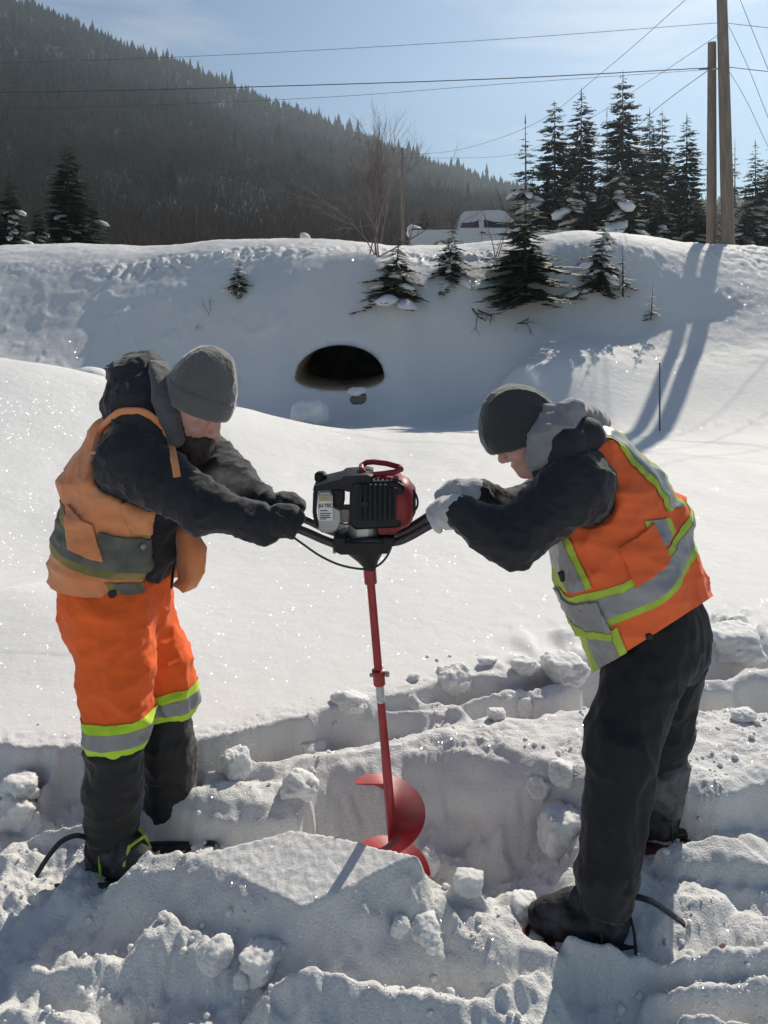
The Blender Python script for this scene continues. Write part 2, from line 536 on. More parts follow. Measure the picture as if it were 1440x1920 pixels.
def near_z(X, Y, Zf):
    edge_n = fbm2(X * 6, Y * 6, 2, 3) + 0.25 * noise2(X * 26, Y * 26, 4)
    sd = poly_sd(FIELD, X, Y)
    sdn = sd + edge_n * 0.02
    fieldm = sstep(-0.05, 0.0, sdn)
    floor = 0.0 + 0.055 * fbm2(X * 3.1, Y * 3.1, 2, 11) + 0.016 * fbm2(X * 7, Y * 7, 2, 12, billow=True)
    floor = floor - 0.02 * sstep(2.35, 2.05, Y)
    for pts, drop, wd_ in STEPS:
        W = np.array([tuple(G(*p)) for p in pts]); W = W[np.argsort(W[:, 0])]
        yl = np.interp(X, W[:, 0], W[:, 1]) + edge_n * 0.025
        win = sstep(W[0, 0] - 0.08, W[0, 0] + 0.04, X) * sstep(W[-1, 0] + 0.08, W[-1, 0] - 0.04, X)
        floor = floor - drop * win * sstep(yl, yl - wd_, Y)
    Z = floor
    smooth = np.zeros_like(Z)
    for pts, hw, ro in RIDGES:
        W = [G(*p) for p in pts]
        best = np.full(X.shape, -1e9)
        for a, b in zip(W[:-1], W[1:]):
            ex, ey = b.x - a.x, b.y - a.y
            t = np.clip(((X - a.x) * ex + (Y - a.y) * ey) / (ex * ex + ey * ey), 0, 1)
            d = np.hypot(X - a.x - ex * t, Y - a.y - ey * t) + edge_n * ro
            h = a.z + (b.z - a.z) * t
            best = np.maximum(best, h - np.maximum(d, 0) ** 1.35 / hw ** 1.35 * 0.13)
        Z = np.maximum(Z, best + 0.010 * fbm2(X * 14, Y * 14, 3, 21, billow=True, gain=0.4))
    # pit
    psd = poly_sd(np.array([(p.x, p.y) for p in PIT]), X, Y) + edge_n * 0.015
    pm = sstep(-0.10, 0.16, psd)
    Z = Z * (1 - pm) + (-0.15 + 0.05 * fbm2(X * 5, Y * 5, 3, 31) + 0.015 * fbm2(X * 14, Y * 14, 2, 32, billow=True)) * pm
    for i, (pts, ew, ro) in enumerate(SLABS):
        P, co = pix_poly(pts)
        s = poly_sd(P, X, Y) + edge_n * ro
        top = co[0] * X + co[1] * Y + co[2]
        last = i == len(SLABS) - 1
        if not last:
            top = top + 0.012 * fbm2(X * 8, Y * 8, 3, 40 + i)
        else:
            top = top + 0.004 * fbm2(X * 6, Y * 6, 2, 40 + i)
        if i == 0: ew = 0.20 - 0.15 * sstep(0.40, 0.58, X)
        m = sstep(-ew, 0.0, s)
        if last:
            s = s + 0.035 * sstep(0.0, -0.05, s) * fbm2(X * 11, Y * 11, 3, 47)
            m = np.clip(1 + s / 0.085, 0, 1) ** 1.6
        if not last:
            top = top - 0.02 * (1 - sstep(0.0, 0.05, s))
        Z = Z * (1 - m) + top * m
        smooth = np.maximum(smooth * (1 - m), m * (1.0 if last else 0.55))
    dist = np.clip(1 - fieldm, 0, 1)
    rough = dist * (1 - smooth) * (1 - 0.5 * pm)
    Z = Z + rough * (0.008 * fbm2(X * 15, Y * 15, 3, 51, billow=True, gain=0.42) * (0.35 + 1.3 * sstep(-0.2, 0.5, noise2(X * 3.3, Y * 3.3, 54))) + 0.004 * fbm2(X * 48, Y * 48, 3, 52, gain=0.6))
    Z = Z + (dist * smooth * 0.5 + 0.25 * pm) * 0.005 * fbm2(X * 45, Y * 45, 3, 53)
    # scattered debris just behind the lip, on the right mostly
    deb = sstep(0.6, 0.0, sd) * sstep(0.3, 1.0, X) * fieldm
    n = fbm2(X * 7, Y * 7, 2, 61)
    field = Zf + deb * (0.07 * sstep(0.1, 0.6, n) - 0.03 * sstep(0.2, 0.6, -n))
    edge_crumb = fieldm * sstep(0.14, 0.0, sd) * 0.006 * fbm2(X * 16, Y * 16, 2, 62, billow=True)
    Z = Z * (1 - fieldm) + (field + edge_crumb) * fieldm
    return Z


# culvert mouth (pipe arch), axis along +Y
CUL_X, CUL_HW = (637 - 720) * 13.3 / F_PX, 0.745
CUL_Z = ZC - (708 - HOR) * 13.3 / F_PX
CUL_UP, CUL_DN = 0.525, 0.20


def terrain_z(X, Y):
    Zf = far_z(X, Y)
    # gentle wind drifts
    wd = sstep(3.5, 6, Y) * sstep(12, 10, Y)
    Zf = Zf + 0.018 * fbm2(X * 0.9, Y * 0.55, 3, 71) * (0.3 + wd)
    # collar of snow round the pipe mouth
    q = np.hypot((X - CUL_X) / 1.15, (Y - 13.6) / 1.6)
    Zf = Zf + 0.16 * np.exp(-((q - 0.95) / 0.28) ** 2) * sstep(12.3, 13.6, Y)
    # slope texture and plough clods on the bank
    bank = sstep(12.2, 13.2, Y) * sstep(19.5, 18, Y)
    Zf = Zf + bank * (0.045 * fbm2(X * 0.7, Y * 0.7, 2, 81) + 0.011 * fbm2(X * 4, Y * 4, 3, 82))
    rimw = np.exp(-((Y - 15.55 - 1.1 * sstep(5.0, 7.8, X) - 0.25 * noise2(X * 0.5, Y * 0.0 + 3, 89)) / 0.26) ** 2)
    Zf = Zf + rimw * (0.05 * fbm2(X * 3.6, Y * 3.6, 3, 83, billow=True, gain=0.6) * (0.4 + 1.2 * sstep(-0.3, 0.5, noise2(X * 0.7, Y * 0.1, 88))) + 0.02)
    leftb = sstep(1.0, -3.0, X)
    Zf = Zf + bank * leftb * sstep(15.6, 14.5, Y) * 0.06 * np.clip(fbm2(X * 2.4, Y * 2.4, 3, 84) - 0.25, 0, 1)
    rb = sstep(6.0, 7.2, X) * bank * sstep(15.3, 15.7, Y)
    Zf = Zf + rb * 0.035 * fbm2(X * 3.0, Y * 3.0, 3, 85, billow=True)
    berm = np.exp(-((Y - 18.2) / 0.5) ** 2)
    Zf = Zf + berm * 0.05 * fbm2(X * 1.2, Y * 1.5, 3, 86)
    # animal / ski track across the field
    tr = np.exp(-((Y - 10.75 - 0.03 * np.sin(X * 3)) / 0.05) ** 2) * sstep(3.4, 4.6, X)
    Zf = Zf + tr * 0.05 * fbm2(X * 9, Y * 9, 2, 87)
    m = Y < 4.6
    Z = Zf.copy()
    Z[m] = near_z(X[m], Y[m], Zf[m])
    return Z


us = np.concatenate([-0.62 - np.geomspace(0.004, 1.4, 50)[::-1], np.linspace(-0.62, 0.62, 690), 0.62 + np.geomspace(0.004, 1.4, 50)])
ys = np.concatenate([np.linspace(0.9, 1.8, 40)[:-1], np.linspace(1.8, 3.5, 300)[:-1], np.geomspace(3.5, 11.2, 130)[:-1], np.linspace(11.2, 19.2, 190)[:-1], np.geomspace(19.2, 70, 30)])
UU, YY = np.meshgrid(us, ys)
XX = UU * np.maximum(YY, 1.6)
ZZ = terrain_z(XX, YY)
nr, ncol = XX.shape
# let the broken edges slump a little, as powder does; the cut block keeps its edge
_k = int(np.searchsorted(ys, 3.8))
_keep = sstep(-0.03, -0.005, poly_sd(pix_poly(SLABS[-1][0])[0], XX[:_k], YY[:_k]))
for _ in range(2):
    Zb = ZZ[:_k].copy()
    Zb[1:-1] = (ZZ[:_k][:-2] + 2 * ZZ[:_k][1:-1] + ZZ[:_k][2:]) / 4
    Zc = Zb.copy(); Zc[:, 1:-1] = (Zb[:, :-2] + 2 * Zb[:, 1:-1] + Zb[:, 2:]) / 4
    ZZ[:_k] = ZZ[:_k] * _keep + Zc * (1 - _keep)
_brk = (1 - sstep(-0.02, 0.10, poly_sd(FIELD, XX[:_k], YY[:_k]))) * (1 - _keep)
_mod = sstep(-0.25, 0.45, fbm2(XX[:_k] * 4, YY[:_k] * 4, 2, 64))
ZZ[:_k] += _brk * _mod * (0.0045 * fbm2(XX[:_k] * 30, YY[:_k] * 30, 3, 65, gain=0.6, billow=True) + 0.002 * fbm2(XX[:_k] * 85, YY[:_k] * 85, 2, 66))
TV = np.stack([XX, YY, ZZ], -1).reshape(-1, 3)
idx = np.arange(nr * ncol).reshape(nr, ncol)
# draw the terrain in to the exact outline of the pipe mouth
_dz = TV[:, 2] - CUL_Z
_q = np.sqrt(((TV[:, 0] - CUL_X) / CUL_HW) ** 2 + (_dz / np.where(_dz > 0, CUL_UP, CUL_DN)) ** 2)
_s = (_q > 0.80) & (_q < 1.16) & (TV[:, 1] > 12.4) & (TV[:, 1] < 16)
TV[_s, 0] = CUL_X + (TV[_s, 0] - CUL_X) / _q[_s]
TV[_s, 2] = CUL_Z + _dz[_s] / _q[_s]
TF = np.stack([idx[:-1, :-1], idx[:-1, 1:], idx[1:, 1:], idx[1:, :-1]], -1).reshape(-1, 4)
fc = TV[TF].mean(1)
dz = fc[:, 2] - CUL_Z
inside = (((fc[:, 0] - CUL_X) / CUL_HW) ** 2 + (dz / np.where(dz > 0, CUL_UP, CUL_DN)) ** 2 < 0.985) & (fc[:, 1] > 12.4) & (fc[:, 1] < 16)
TF = TF[~inside]
_gm = npmesh('snow_ground', TV, TF)
_br = np.zeros(len(TV), np.float32)
_nm = TV[:, 1] < 4.5
_br[_nm] = 1 - sstep(-0.02, 0.12, poly_sd(FIELD, TV[_nm, 0], TV[_nm, 1]))
_P, _c = pix_poly(SLABS[-1][0])
_br[_nm] *= 1 - 0.8 * sstep(-0.01, 0.01, poly_sd(_P, TV[_nm, 0], TV[_nm, 1]))
_bank = (TV[:, 1] > 12.6) & (TV[:, 1] < 19)
_br[_bank] = 0.5
_at = _gm.attributes.new('broken', 'FLOAT', 'POINT'); _at.data.foreach_set('value', _br)
ground = obj('snow_ground', _gm, M_SNOW)
tag(ground, kind='structure')


def ground_z(x, y):
    return float(terrain_z(np.array([[x]], float), np.array([[y]], float))[0, 0])


def ground_zs(x, y):
    x = np.asarray(x, float)[None, :]; y = np.asarray(y, float)[None, :]
    return terrain_z(x, y)[0]


# wide sheet that carries the country out to the horizon
sv, sf = [], []
def sheet(x0, x1, y0, y1, z):
    n = len(sv)
    sv.extend([(x0, y0, z), (x1, y0, z), (x1, y1, z), (x0, y1, z)]); sf.append((n, n + 1, n + 2, n + 3))
sheet(-900, 900, -300, 16.5, -0.62)
sheet(-900, 900, 16.5, 900, 2.95)
sheet_o = obj('snow_plain', npmesh('snow_plain', sv, sf, smooth=False), M_SNOW_TREE)
tag(sheet_o, kind='structure')

# ------------------------------------------------------------------ culvert
M_CULVERT = material('rusty_culvert_steel', (0.50, 0.38, 0.27), rough=0.8, var=0.4, scale=3, bump=0.3, bscale=20)
cul = empty('culvert', (CUL_X, 13.3, CUL_Z - CUL_DN))
tag(cul, 'dark corrugated arch culvert mouth opening in the snowy embankment', 'culvert')
NA = 48
yg = np.linspace(12.3, 16, 220)
rings = []
mouth = []
for j in range(NA):
    a = 2 * math.pi * j / NA
    x = CUL_X + (CUL_HW + 0.015) * math.cos(a)
    z = CUL_Z + (CUL_UP if math.sin(a) > 0 else CUL_DN) * 1.02 * math.sin(a)
    zg = terrain_z(np.full((1, 220), x), yg[None, :])[0]
    above = np.where(zg > z)[0]
    mouth.append((x, (yg[above[0]] if len(above) else 13.0) - 0.03, z))
for i in range(61):
    t = i / 60.0
    k = 1.0 + (0.012 * math.sin(i * math.pi / 1.0 + 0.5) if i > 0 else 0) * (1 if i % 2 else -1)
    rings.append([Vector((CUL_X + (x - CUL_X) * k, y + (15.6 - y) * t, CUL_Z + (z - CUL_Z) * k)) for x, y, z in mouth])
mb = MB(); mb.loft(rings, cap=False)
obj('corrugated_barrel', mb.mesh('corrugated_barrel', True), M_CULVERT, cul)
mb = MB(); mb.loft([[Vector((v[0], 15.55, v[2])) for v in mouth], [Vector((CUL_X, 15.55, CUL_Z)) + 0.02 * (Vector((v[0], 0, v[2])) - Vector((CUL_X, 0, CUL_Z))) for v in mouth]], cap=True)
obj('added_back_wall', mb.mesh('added_back_wall', False), M_CULVERT, cul)  # end wall added close behind the mouth so the pipe interior catches light
# ------------------------------------------------------------------ mountain
CREST = [(-700, -140), (-300, -95), (-60, -60), (60, -15), (100, 0), (215, 55), (300, 80), (360, 105), (430, 135), (500, 165), (570, 190), (650, 222), (700, 240), (760, 266), (850, 298), (960, 325), (1080, 352), (1200, 368), (1440, 352), (1700, 335), (2200, 300)]
CY = 470.0
cx_ = np.array([(p[0] - 720) * CY / F_PX for p in CREST]); cz_ = np.array([ZC - (p[1] - HOR) * CY / F_PX for p in CREST])


def hill_z(X, Y):
    # crest height by bearing
    U = X / np.maximum(Y, 1) * CY
    zc = np.interp(U, cx_, cz_)
    t = np.clip((Y - 95) / (CY - 95), 0, None)
    up = np.where(t < 1, t ** 1.15, 1 + 0.12 * (t - 1))
    base = 3.0
    return base + (zc - 11.0 - base) * up + 5 * fbm2(X * 0.012, Y * 0.012, 3, 91) * sstep(0, 0.3, t) * sstep(1.05, 0.8, t)


hx = np.linspace(-0.95, 0.95, 150); hy = np.geomspace(90, 640, 70)
HU, HY = np.meshgrid(hx, hy); HX = HU * HY
HZ = hill_z(HX, HY)
i_ = np.arange(HX.size).reshape(HX.shape)
M_HILL = material('hillside_litter_and_snow', (0.05, 0.046, 0.042), rough=0.9, var=0.5, scale=0.05, col2=(0.10, 0.10, 0.105), spec=0.0)
hill = obj('mountain', npmesh('mountain', np.stack([HX, HY, HZ], -1).reshape(-1, 3), np.stack([i_[:-1, :-1], i_[:-1, 1:], i_[1:, 1:], i_[1:, :-1]], -1).reshape(-1, 4)), M_HILL)
tag(hill, kind='structure')

M_CONIFER_FAR = material('far_conifer', (0.020, 0.027, 0.024), rough=0.9, var=0.55, scale=0.03, spec=0.0)
M_BROADLEAF_FAR = material('far_bare_wood', (0.078, 0.062, 0.052), rough=0.95, var=0.35, scale=0.1, spec=0.0)

def far_conifers(n, ylo, yhi, hlo, hhi, accept, seed, crest=False):
    r = np.random.default_rng(seed)
    u = r.uniform(-0.88, 0.88, n * 3)
    y = ylo + (yhi - ylo) * r.uniform(0, 1, n * 3) ** 0.8
    if crest: y = r.normal(CY - 4, 7, n * 3)
    keep = accept(u, y, r)
    u, y = u[keep][:n], y[keep][:n]
    n = len(u)
    x = u * y
    z = hill_z(x, y) - 0.4
    h = (hlo + (hhi - hlo) * r.uniform(0, 1, n) ** 1.6) * (1 + 0.5 * (r.uniform(0, 1, n) > 0.93))
    w = h * r.uniform(0.17, 0.30, n)
    # three ragged tiers, 7 sides
    S = 7
    V, Fs = [], []
    tiers = [(0.0, 0.55, 1.0), (0.25, 0.8, 0.72), (0.52, 1.0, 0.44)]
    off = 0
    for b, t, k in tiers:
        ang = np.linspace(0, 2 * np.pi, S, endpoint=False)[None] + r.uniform(0, 6, (n, 1))
        rr = w[:, None] * k * r.uniform(0.55, 1.25, (n, S))
        zz = z[:, None] + h[:, None] * (b + r.uniform(-0.05, 0.08, (n, S)))
        ring = np.stack([x[:, None] + np.cos(ang) * rr, y[:, None] + np.sin(ang) * rr, zz], -1)
        apex = np.stack([x, y, z + h * t], -1)[:, None]
        Vt = np.concatenate([ring, apex], 1)
        base = off + np.arange(n)[:, None] * (S + 1)
        j = np.arange(S)[None]
        Fs.append(np.stack([base + j, base + (j + 1) % S, np.broadcast_to(base + S, (n, S))], -1).reshape(-1, 3))
        V.append(Vt.reshape(-1, 3)); off += n * (S + 1)
    return np.concatenate(V), np.concatenate(Fs)


def zone(u, y):          # 0 low on the slope, 1 at the crest
    return (y - 95) / (CY - 95)
def acc_up(u, y, r):
    z = zone(u, y) + 0.16 * noise2(u * 9, y * 0.02, 5)
    return r.uniform(0, 1, len(u)) < sstep(0.28, 0.5, z) * 0.97 + 0.03
def acc_low(u, y, r):
    z = zone(u, y) + 0.16 * noise2(u * 9, y * 0.02, 5)
    return r.uniform(0, 1, len(u)) < 1 - sstep(0.36, 0.62, z) * 0.9
Va, Fa = far_conifers(11500, 110, CY + 5, 4.5, 8.5, acc_up, 1)
Vb, Fb = far_conifers(1500, 0, 0, 4, 9.5, lambda u, y, r: np.ones(len(u), bool), 2, crest=True)
wood = obj('mountain_conifer_forest', npmesh('mountain_conifer_forest', np.concatenate([Va, Vb]), np.concatenate([Fa, Fb + len(Va)]), smooth=False), M_CONIFER_FAR)
tag(wood, 'dark conifer forest covering the mountainside', 'forest', kind='stuff')


def far_broadleaf(n, seed):
    """bare crowns: fans of thin upright twigs"""
    r = np.random.default_rng(seed)
    u = r.uniform(-0.88, 0.88, n * 3); y = 62 + (400 - 62) * r.uniform(0, 1, n * 3) ** 0.9
    k = acc_low(u, y, r)
    u, y = u[k][:n], y[k][:n]; n = len(u); x = u * y
    z = np.where(y > 95, hill_z(x, y), 3.0) - 0.2
    h = r.uniform(6, 11, n)
    T = 46
    a = r.uniform(0, 2 * np.pi, (n, T)); rr = r.uniform(0, 1, (n, T)) ** 0.6 * h[:, None] * 0.30
    hb = r.uniform(0.15, 0.75, (n, T)); ln = r.uniform(0.10, 0.26, (n, T))
    prof = np.sin(np.clip(hb * 1.15, 0, 1) * np.pi) ** 0.6
    bx = x[:, None] + np.cos(a) * rr * prof; by = y[:, None] + np.sin(a) * rr * prof; bz = z[:, None] + h[:, None] * hb
    tx = bx + np.cos(a) * ln * h[:, None] * 0.45; ty = by + np.sin(a) * ln * h[:, None] * 0.45; tz = bz + ln * h[:, None]
    wd = (y[:, None] / 1500 * 0.9 + 0.02) * r.uniform(0.6, 1.4, (n, T))
    P0 = np.stack([bx - wd, by, bz], -1); P1 = np.stack([bx + wd, by, bz], -1); P2 = np.stack([tx, ty, tz], -1)
    V = np.stack([P0, P1, P2], 2).reshape(-1, 3)
    F = np.arange(len(V)).reshape(-1, 3)
    # trunks
    wt = 0.10 + y / 6000
    Q = np.stack([np.stack([x - wt, y, z], -1), np.stack([x + wt, y, z], -1), np.stack([x, y, z + h * 0.85], -1)], 1).reshape(-1, 3)
    F2 = np.arange(len(Q)).reshape(-1, 3) + len(V)
    return np.concatenate([V, Q]), np.concatenate([F, F2])
V, F = far_broadleaf(3600, 3)
bl = obj('bare_broadleaf_wood', npmesh('bare_broadleaf_wood', V, F, smooth=False), M_BROADLEAF_FAR)
tag(bl, 'grey brown leafless wood on the lower mountain slope', 'wood', kind='stuff')

# ------------------------------------------------------------------ conifers
M_NEEDLE = material('conifer_needles', (0.035, 0.052, 0.032), rough=0.75, var=0.4, scale=1.6, transl=0.15, spec=0.1)
M_NEEDLE_NEAR = material('young_fir_needles', (0.050, 0.072, 0.036), rough=0.7, var=0.4, scale=5, transl=0.15)
M_BARK = material('bark', (0.075, 0.058, 0.048), rough=0.9, var=0.4, scale=6, bump=0.4, bscale=30)
M_TWIG = material('reddish_twigs', (0.19, 0.14, 0.13), rough=0.8, var=0.3, scale=5)


def conifer_mesh(name, h=10.0, w=1.7, whorls=34, per=6, twigs=9, seed=0, base=0.06, sparse=0.0, droop=0.25, irregular=0.25, power=0.85, gap=0.0):
    """needle sprays on whorled branches, unit metres; base at the origin"""
    r = np.random.default_rng(seed)
    V, F = [], []
    snow = []
    for wi in range(whorls):
        t = (wi + r.uniform(-0.3, 0.3)) / whorls
        if t < 0: t = 0
        z = h * (base + (1 - base) * t)
        L0 = w * (1 - t) ** power + 0.03 * w
        if r.uniform() < sparse: continue
        nb = max(3, int(per * (0.6 + 0.5 * (1 - t))))
        a0 = r.uniform(0, 6.28)
        for b in range(nb):
            if r.uniform() < gap: continue
            a = a0 + 2 * math.pi * b / nb + r.uniform(-0.25, 0.25)
            L = L0 * (1 + r.uniform(-irregular, irregular))
            dx, dy = math.cos(a), math.sin(a)
            zz0 = z + r.uniform(-0.7, 0.7) * h / whorls
            nt = max(3, int(twigs * (0.35 + 0.65 * L / w)))
            dr = droop * (0.5 + (1 - t)) * r.uniform(0.6, 1.4)
            for k in range(nt):
                s = (k + 0.6) / nt
                px, py = dx * L * s, dy * L * s
                pz = zz0 - dr * L * s + 0.35 * dr * L * s * s
                tl = L * (0.42 * (1 - s) + 0.16) * r.uniform(0.7, 1.3) * min(1.0, 10.0 / twigs)
                for sg in (-1, 1):
                    ang = a + sg * r.uniform(0.5, 1.1)
                    ex, ey = math.cos(ang) * tl, math.sin(ang) * tl
                    ez = -0.18 * tl + r.uniform(-0.12, 0.12) * tl
                    wd = tl * r.uniform(0.20, 0.34)
                    nx, ny = -math.sin(ang) * wd, math.cos(ang) * wd
                    n = len(V)
                    V += [(px, py, pz), (px + ex * 0.55 + nx, py + ey * 0.55 + ny, pz + ez * 0.4 - wd * 0.5),
                          (px + ex, py + ey, pz + ez), (px + ex * 0.55 - nx, py + ey * 0.55 - ny, pz + ez * 0.4 - wd * 0.5)]
                    F.append((n, n + 1, n + 2)); F.append((n, n + 2, n + 3))
                if k % 3 == 1:
                    snow.append((px, py, pz, L * 0.16, a, s))
    # leader
    n = len(V)
    V += [(-0.015 * h * .3, 0, h * 0.97), (0.015 * h * .3, 0, h * 0.97), (0, 0, h * 1.035)]
    F.append((n, n + 1, n + 2))
    return npmesh(name, V, np.array(F), smooth=False), snow


def trunk_mesh(name, h, r0, sides=7):
    mb = MB()
    mb.tube([(0, 0, -0.3), (0, 0, h * 0.3), (r0 * 0.2, 0, h * 0.65), (0, 0, h)], [r0, r0 * 0.75, r0 * 0.4, r0 * 0.08], sides)
    return mb.mesh(name)


def blob_data(r, seed, k=0.35, sub=2, flat=0.6):
    bm = bmesh.new()
    bmesh.ops.create_icosphere(bm, subdivisions=sub, radius=1.0)
    P = np.array([v.co for v in bm.verts])
    n = noise3(P[:, 0] * 1.3 + seed * 3.1, P[:, 1] * 1.3, P[:, 2] * 1.3, seed) + 0.5 * noise3(P[:, 0] * 2.9, P[:, 1] * 2.9 + seed, P[:, 2] * 2.9, seed + 5)
    P = P * (1 + k * n)[:, None] * np.array([1, 1, flat]) * r
    F = np.array([[v.index for v in f.verts] for f in bm.faces])
    bm.free()
    return P, F


def snow_on(name, snow, rnd, share, size, hmax):
    V, F = [], []
    n = 0
    for (x, y, z, s, a, t) in snow:
        if rnd.uniform() > share or z > hmax: continue
        P, Fi = blob_data(1.0, int(rnd.integers(1, 400)), 0.45, 2, 0.6)
        sc = s * size * rnd.uniform(0.5, 1.5)
        ca, sa = math.cos(a), math.sin(a)
        P = P * sc * np.array([1.7, 1.0, 1.0])
        P = np.stack([P[:, 0] * ca - P[:, 1] * sa, P[:, 0] * sa + P[:, 1] * ca, P[:, 2] - 0.35 * P[:, 0]], 1)
        V.append(P + np.array([x, y, z + sc * 0.15])); F.append(Fi + n); n += len(P)
    if not V: return None
    return npmesh(name, np.concatenate(V), np.concatenate(F))


CON = []       # (crown, trunk, snow, nominal height)
def con_kind(seed, share, size, hmax=0.8, **k):
    me, sn = conifer_mesh('conifer_crown', seed=seed, **k)
    me.materials.append(M_NEEDLE)
    tr = trunk_mesh('conifer_trunk', k.get('h', 10.0), 0.13); tr.materials.append(M_BARK)
    so = snow_on('conifer_snow', sn, np.random.default_rng(seed), share, size, hmax * k.get('h', 10.0)) if share else None
    if so: so.materials.append(M_SNOW_TREE)
    CON.append((me, tr, so, k.get('h', 10.0)))
con_kind(11, 0.03, 0.8, 0.5, w=1.95, whorls=46, per=7, twigs=10, power=0.55)
con_kind(12, 0.03, 0.8, 0.5, w=1.75, whorls=46, per=7, twigs=10, power=0.52)
con_kind(13, 0.05, 1.0, 0.6, w=2.3, whorls=40, per=7, twigs=10, power=0.75)
con_kind(14, 0.10, 1.2, w=1.5, whorls=26, per=6, sparse=0.25, gap=0.2, power=0.7, base=0.1)        # ragged
con_kind(15, 0.07, 1.5, 0.92, w=3.2, whorls=30, per=8, twigs=10, power=0.5, droop=0.4)                          # snow laden, broad


def place_conifer(px, top, bot_, Y, kind, label, rot=0.0, wide=1.0, group='conifers behind the road'):
    crown, trunk, sn, h0 = CON[kind]
    bot = HOR - (2.95 - ZC) * F_PX / Y
    b = K(px, bot, Y)
    H = (bot - top) * Y / F_PX
    e = empty('conifer_tree', (b.x, b.y, b.z))
    e.rotation_euler = (0, 0, rot)
    s = H / h0
    e.scale = (s * wide, s * wide, s)
    for nm, me in (('crown', crown), ('trunk', trunk), ('snow_load', sn)):
        if me is None: continue
        c = bpy.data.objects.new(nm, me); LINK(c); c.parent = e
        if nm == 'snow_load': c['kind'] = 'stuff'
    tag(e, label, 'tree', group)
    return e


Yb = 44.0
for i, a in enumerate([
    (985, 222, 470, 40, 3, 'ragged thin conifer, leftmost of the tall row behind the pickup', 1.0),
    (1040, 188, 470, 44, 1, 'second tall conifer from the left in the row behind the road', 1.0),
    (1090, 174, 470, 43, 0, 'third tall conifer from the left in the row behind the road', 0.95),
    (1168, 140, 470, 42, 1, 'tallest pointed conifer of the row behind the road', 1.0),
    (1138, 208, 470, 47, 3, 'thin bare-tipped conifer just left of the tallest one', 0.8),
    (1218, 210, 470, 45, 0, 'left one of the twin conifers right of the tallest', 0.85),
    (1242, 208, 470, 46, 1, 'right one of the twin conifers right of the tallest', 0.85),
    (1288, 220, 470, 43, 0, 'pointed conifer standing alone left of the two poles', 0.9),
    (1378, 262, 470, 48, 3, 'small thin conifer just right of the taller pole', 0.8),
    (1416, 268, 470, 40, 2, 'conifer at the right edge of the picture behind the poles', 1.0),
    (1465, 250, 470, 41, 0, 'conifer cut off by the right edge of the picture', 1.2),
    (1075, 335, 470, 36, 4, 'broad conifer loaded with thick snow pads below the tall row', 0.9),
    (1160, 318, 470, 35, 4, 'broad dark snow-laden conifer below the tallest one', 1.0),
    (1236, 350, 470, 36, 2, 'low bushy conifer with snow under the twin conifers', 1.3),
    (1310, 360, 470, 38, 2, 'low bushy conifer behind the shorter pole', 1.3),
    (1400, 370, 470, 36, 2, 'low bushy conifer right of the taller pole', 1.4),
    (940, 372, 470, 40, 2, 'low dark conifer right behind the pickup cab', 0.9),
    (800, 380, 470, 44, 2, 'low dark conifer behind the pickup bed', 1.3),
    (878, 384, 470, 46, 2, 'low conifer just above the pickup roof', 0.9),
    (20, 308, 470, 30, 2, 'slim dark conifer at the left edge of the picture', 0.9),
    (72, 372, 470, 31, 2, 'short conifer between the two left-hand conifers', 1.0),
    (128, 268, 470, 34, 0, 'tall dusky conifer second from the left edge', 1.25),
    (165, 330, 470, 36, 2, 'conifer leaning against the tall dusky one at left', 1.2),
    (-40, 290, 470, 32, 0, 'conifer cut off by the left edge of the picture', 1.0),
]):
    place_conifer(a[0], a[1], a[2], a[3], a[4], a[5], rot=i * 1.3, wide=a[6])

# young firs on the bank
YF = []
for s_, kw in ((21, dict(h=1.0, w=0.42, whorls=15, per=6, twigs=13, base=0.02, droop=0.55, power=0.7, irregular=0.4)),
               (22, dict(h=1.0, w=0.42, whorls=20, per=7, twigs=15, base=0.02, droop=0.28, power=0.55, irregular=0.5, gap=0.12)),
               (23, dict(h=1.0, w=0.28, whorls=9, per=4, twigs=6, base=0.10, droop=0.3, sparse=0.15, gap=0.2))):
    me, sn = conifer_mesh('young_fir_crown', seed=s_, **kw); me.materials.append(M_NEEDLE_NEAR)
    tr = trunk_mesh('young_fir_stem', 1.0, 0.022, 6); tr.materials.append(M_BARK)
    so = snow_on('young_fir_snow', sn, np.random.default_rng(s_), 0.10, 0.9, 0.75)
    if so: so.materials.append(M_SNOW_TREE)
    YF.append((me, tr, so))


def bank_point(px, py):
    """where the sight line through a pixel meets the bank"""
    Ys = np.linspace(11.5, 19.0, 400)
    X = (px - 720) * Ys / F_PX
    zl = ZC - (py - HOR) * Ys / F_PX
    zg = ground_zs(X, Ys)
    k = np.where(zg >= zl)[0]
    i = k[0] if len(k) else 399
    return Vector((X[i], Ys[i], zg[i]))


def young_fir(px, bot, hpx, kind, label, wide=1.0, lean=0.0, rot=0.0, snow=True):
    b = bank_point(px, bot)
    s = hpx * b.y / F_PX
    e = empty('young_fir', b - Vector((0, 0, 0.05 * s)))
    e.scale = (s * wide, s * wide, s); e.rotation_euler = (0, lean, rot)
    for nm, me in (('crown', YF[kind][0]), ('stem', YF[kind][1])) + ((('snow_load', YF[kind][2]),) if snow and YF[kind][2] else ()):
        c = bpy.data.objects.new(nm, me); LINK(c); c.parent = e
        if nm == 'snow_load': c['kind'] = 'stuff'
    tag(e, label, 'fir', 'young firs on the embankment')
    return e


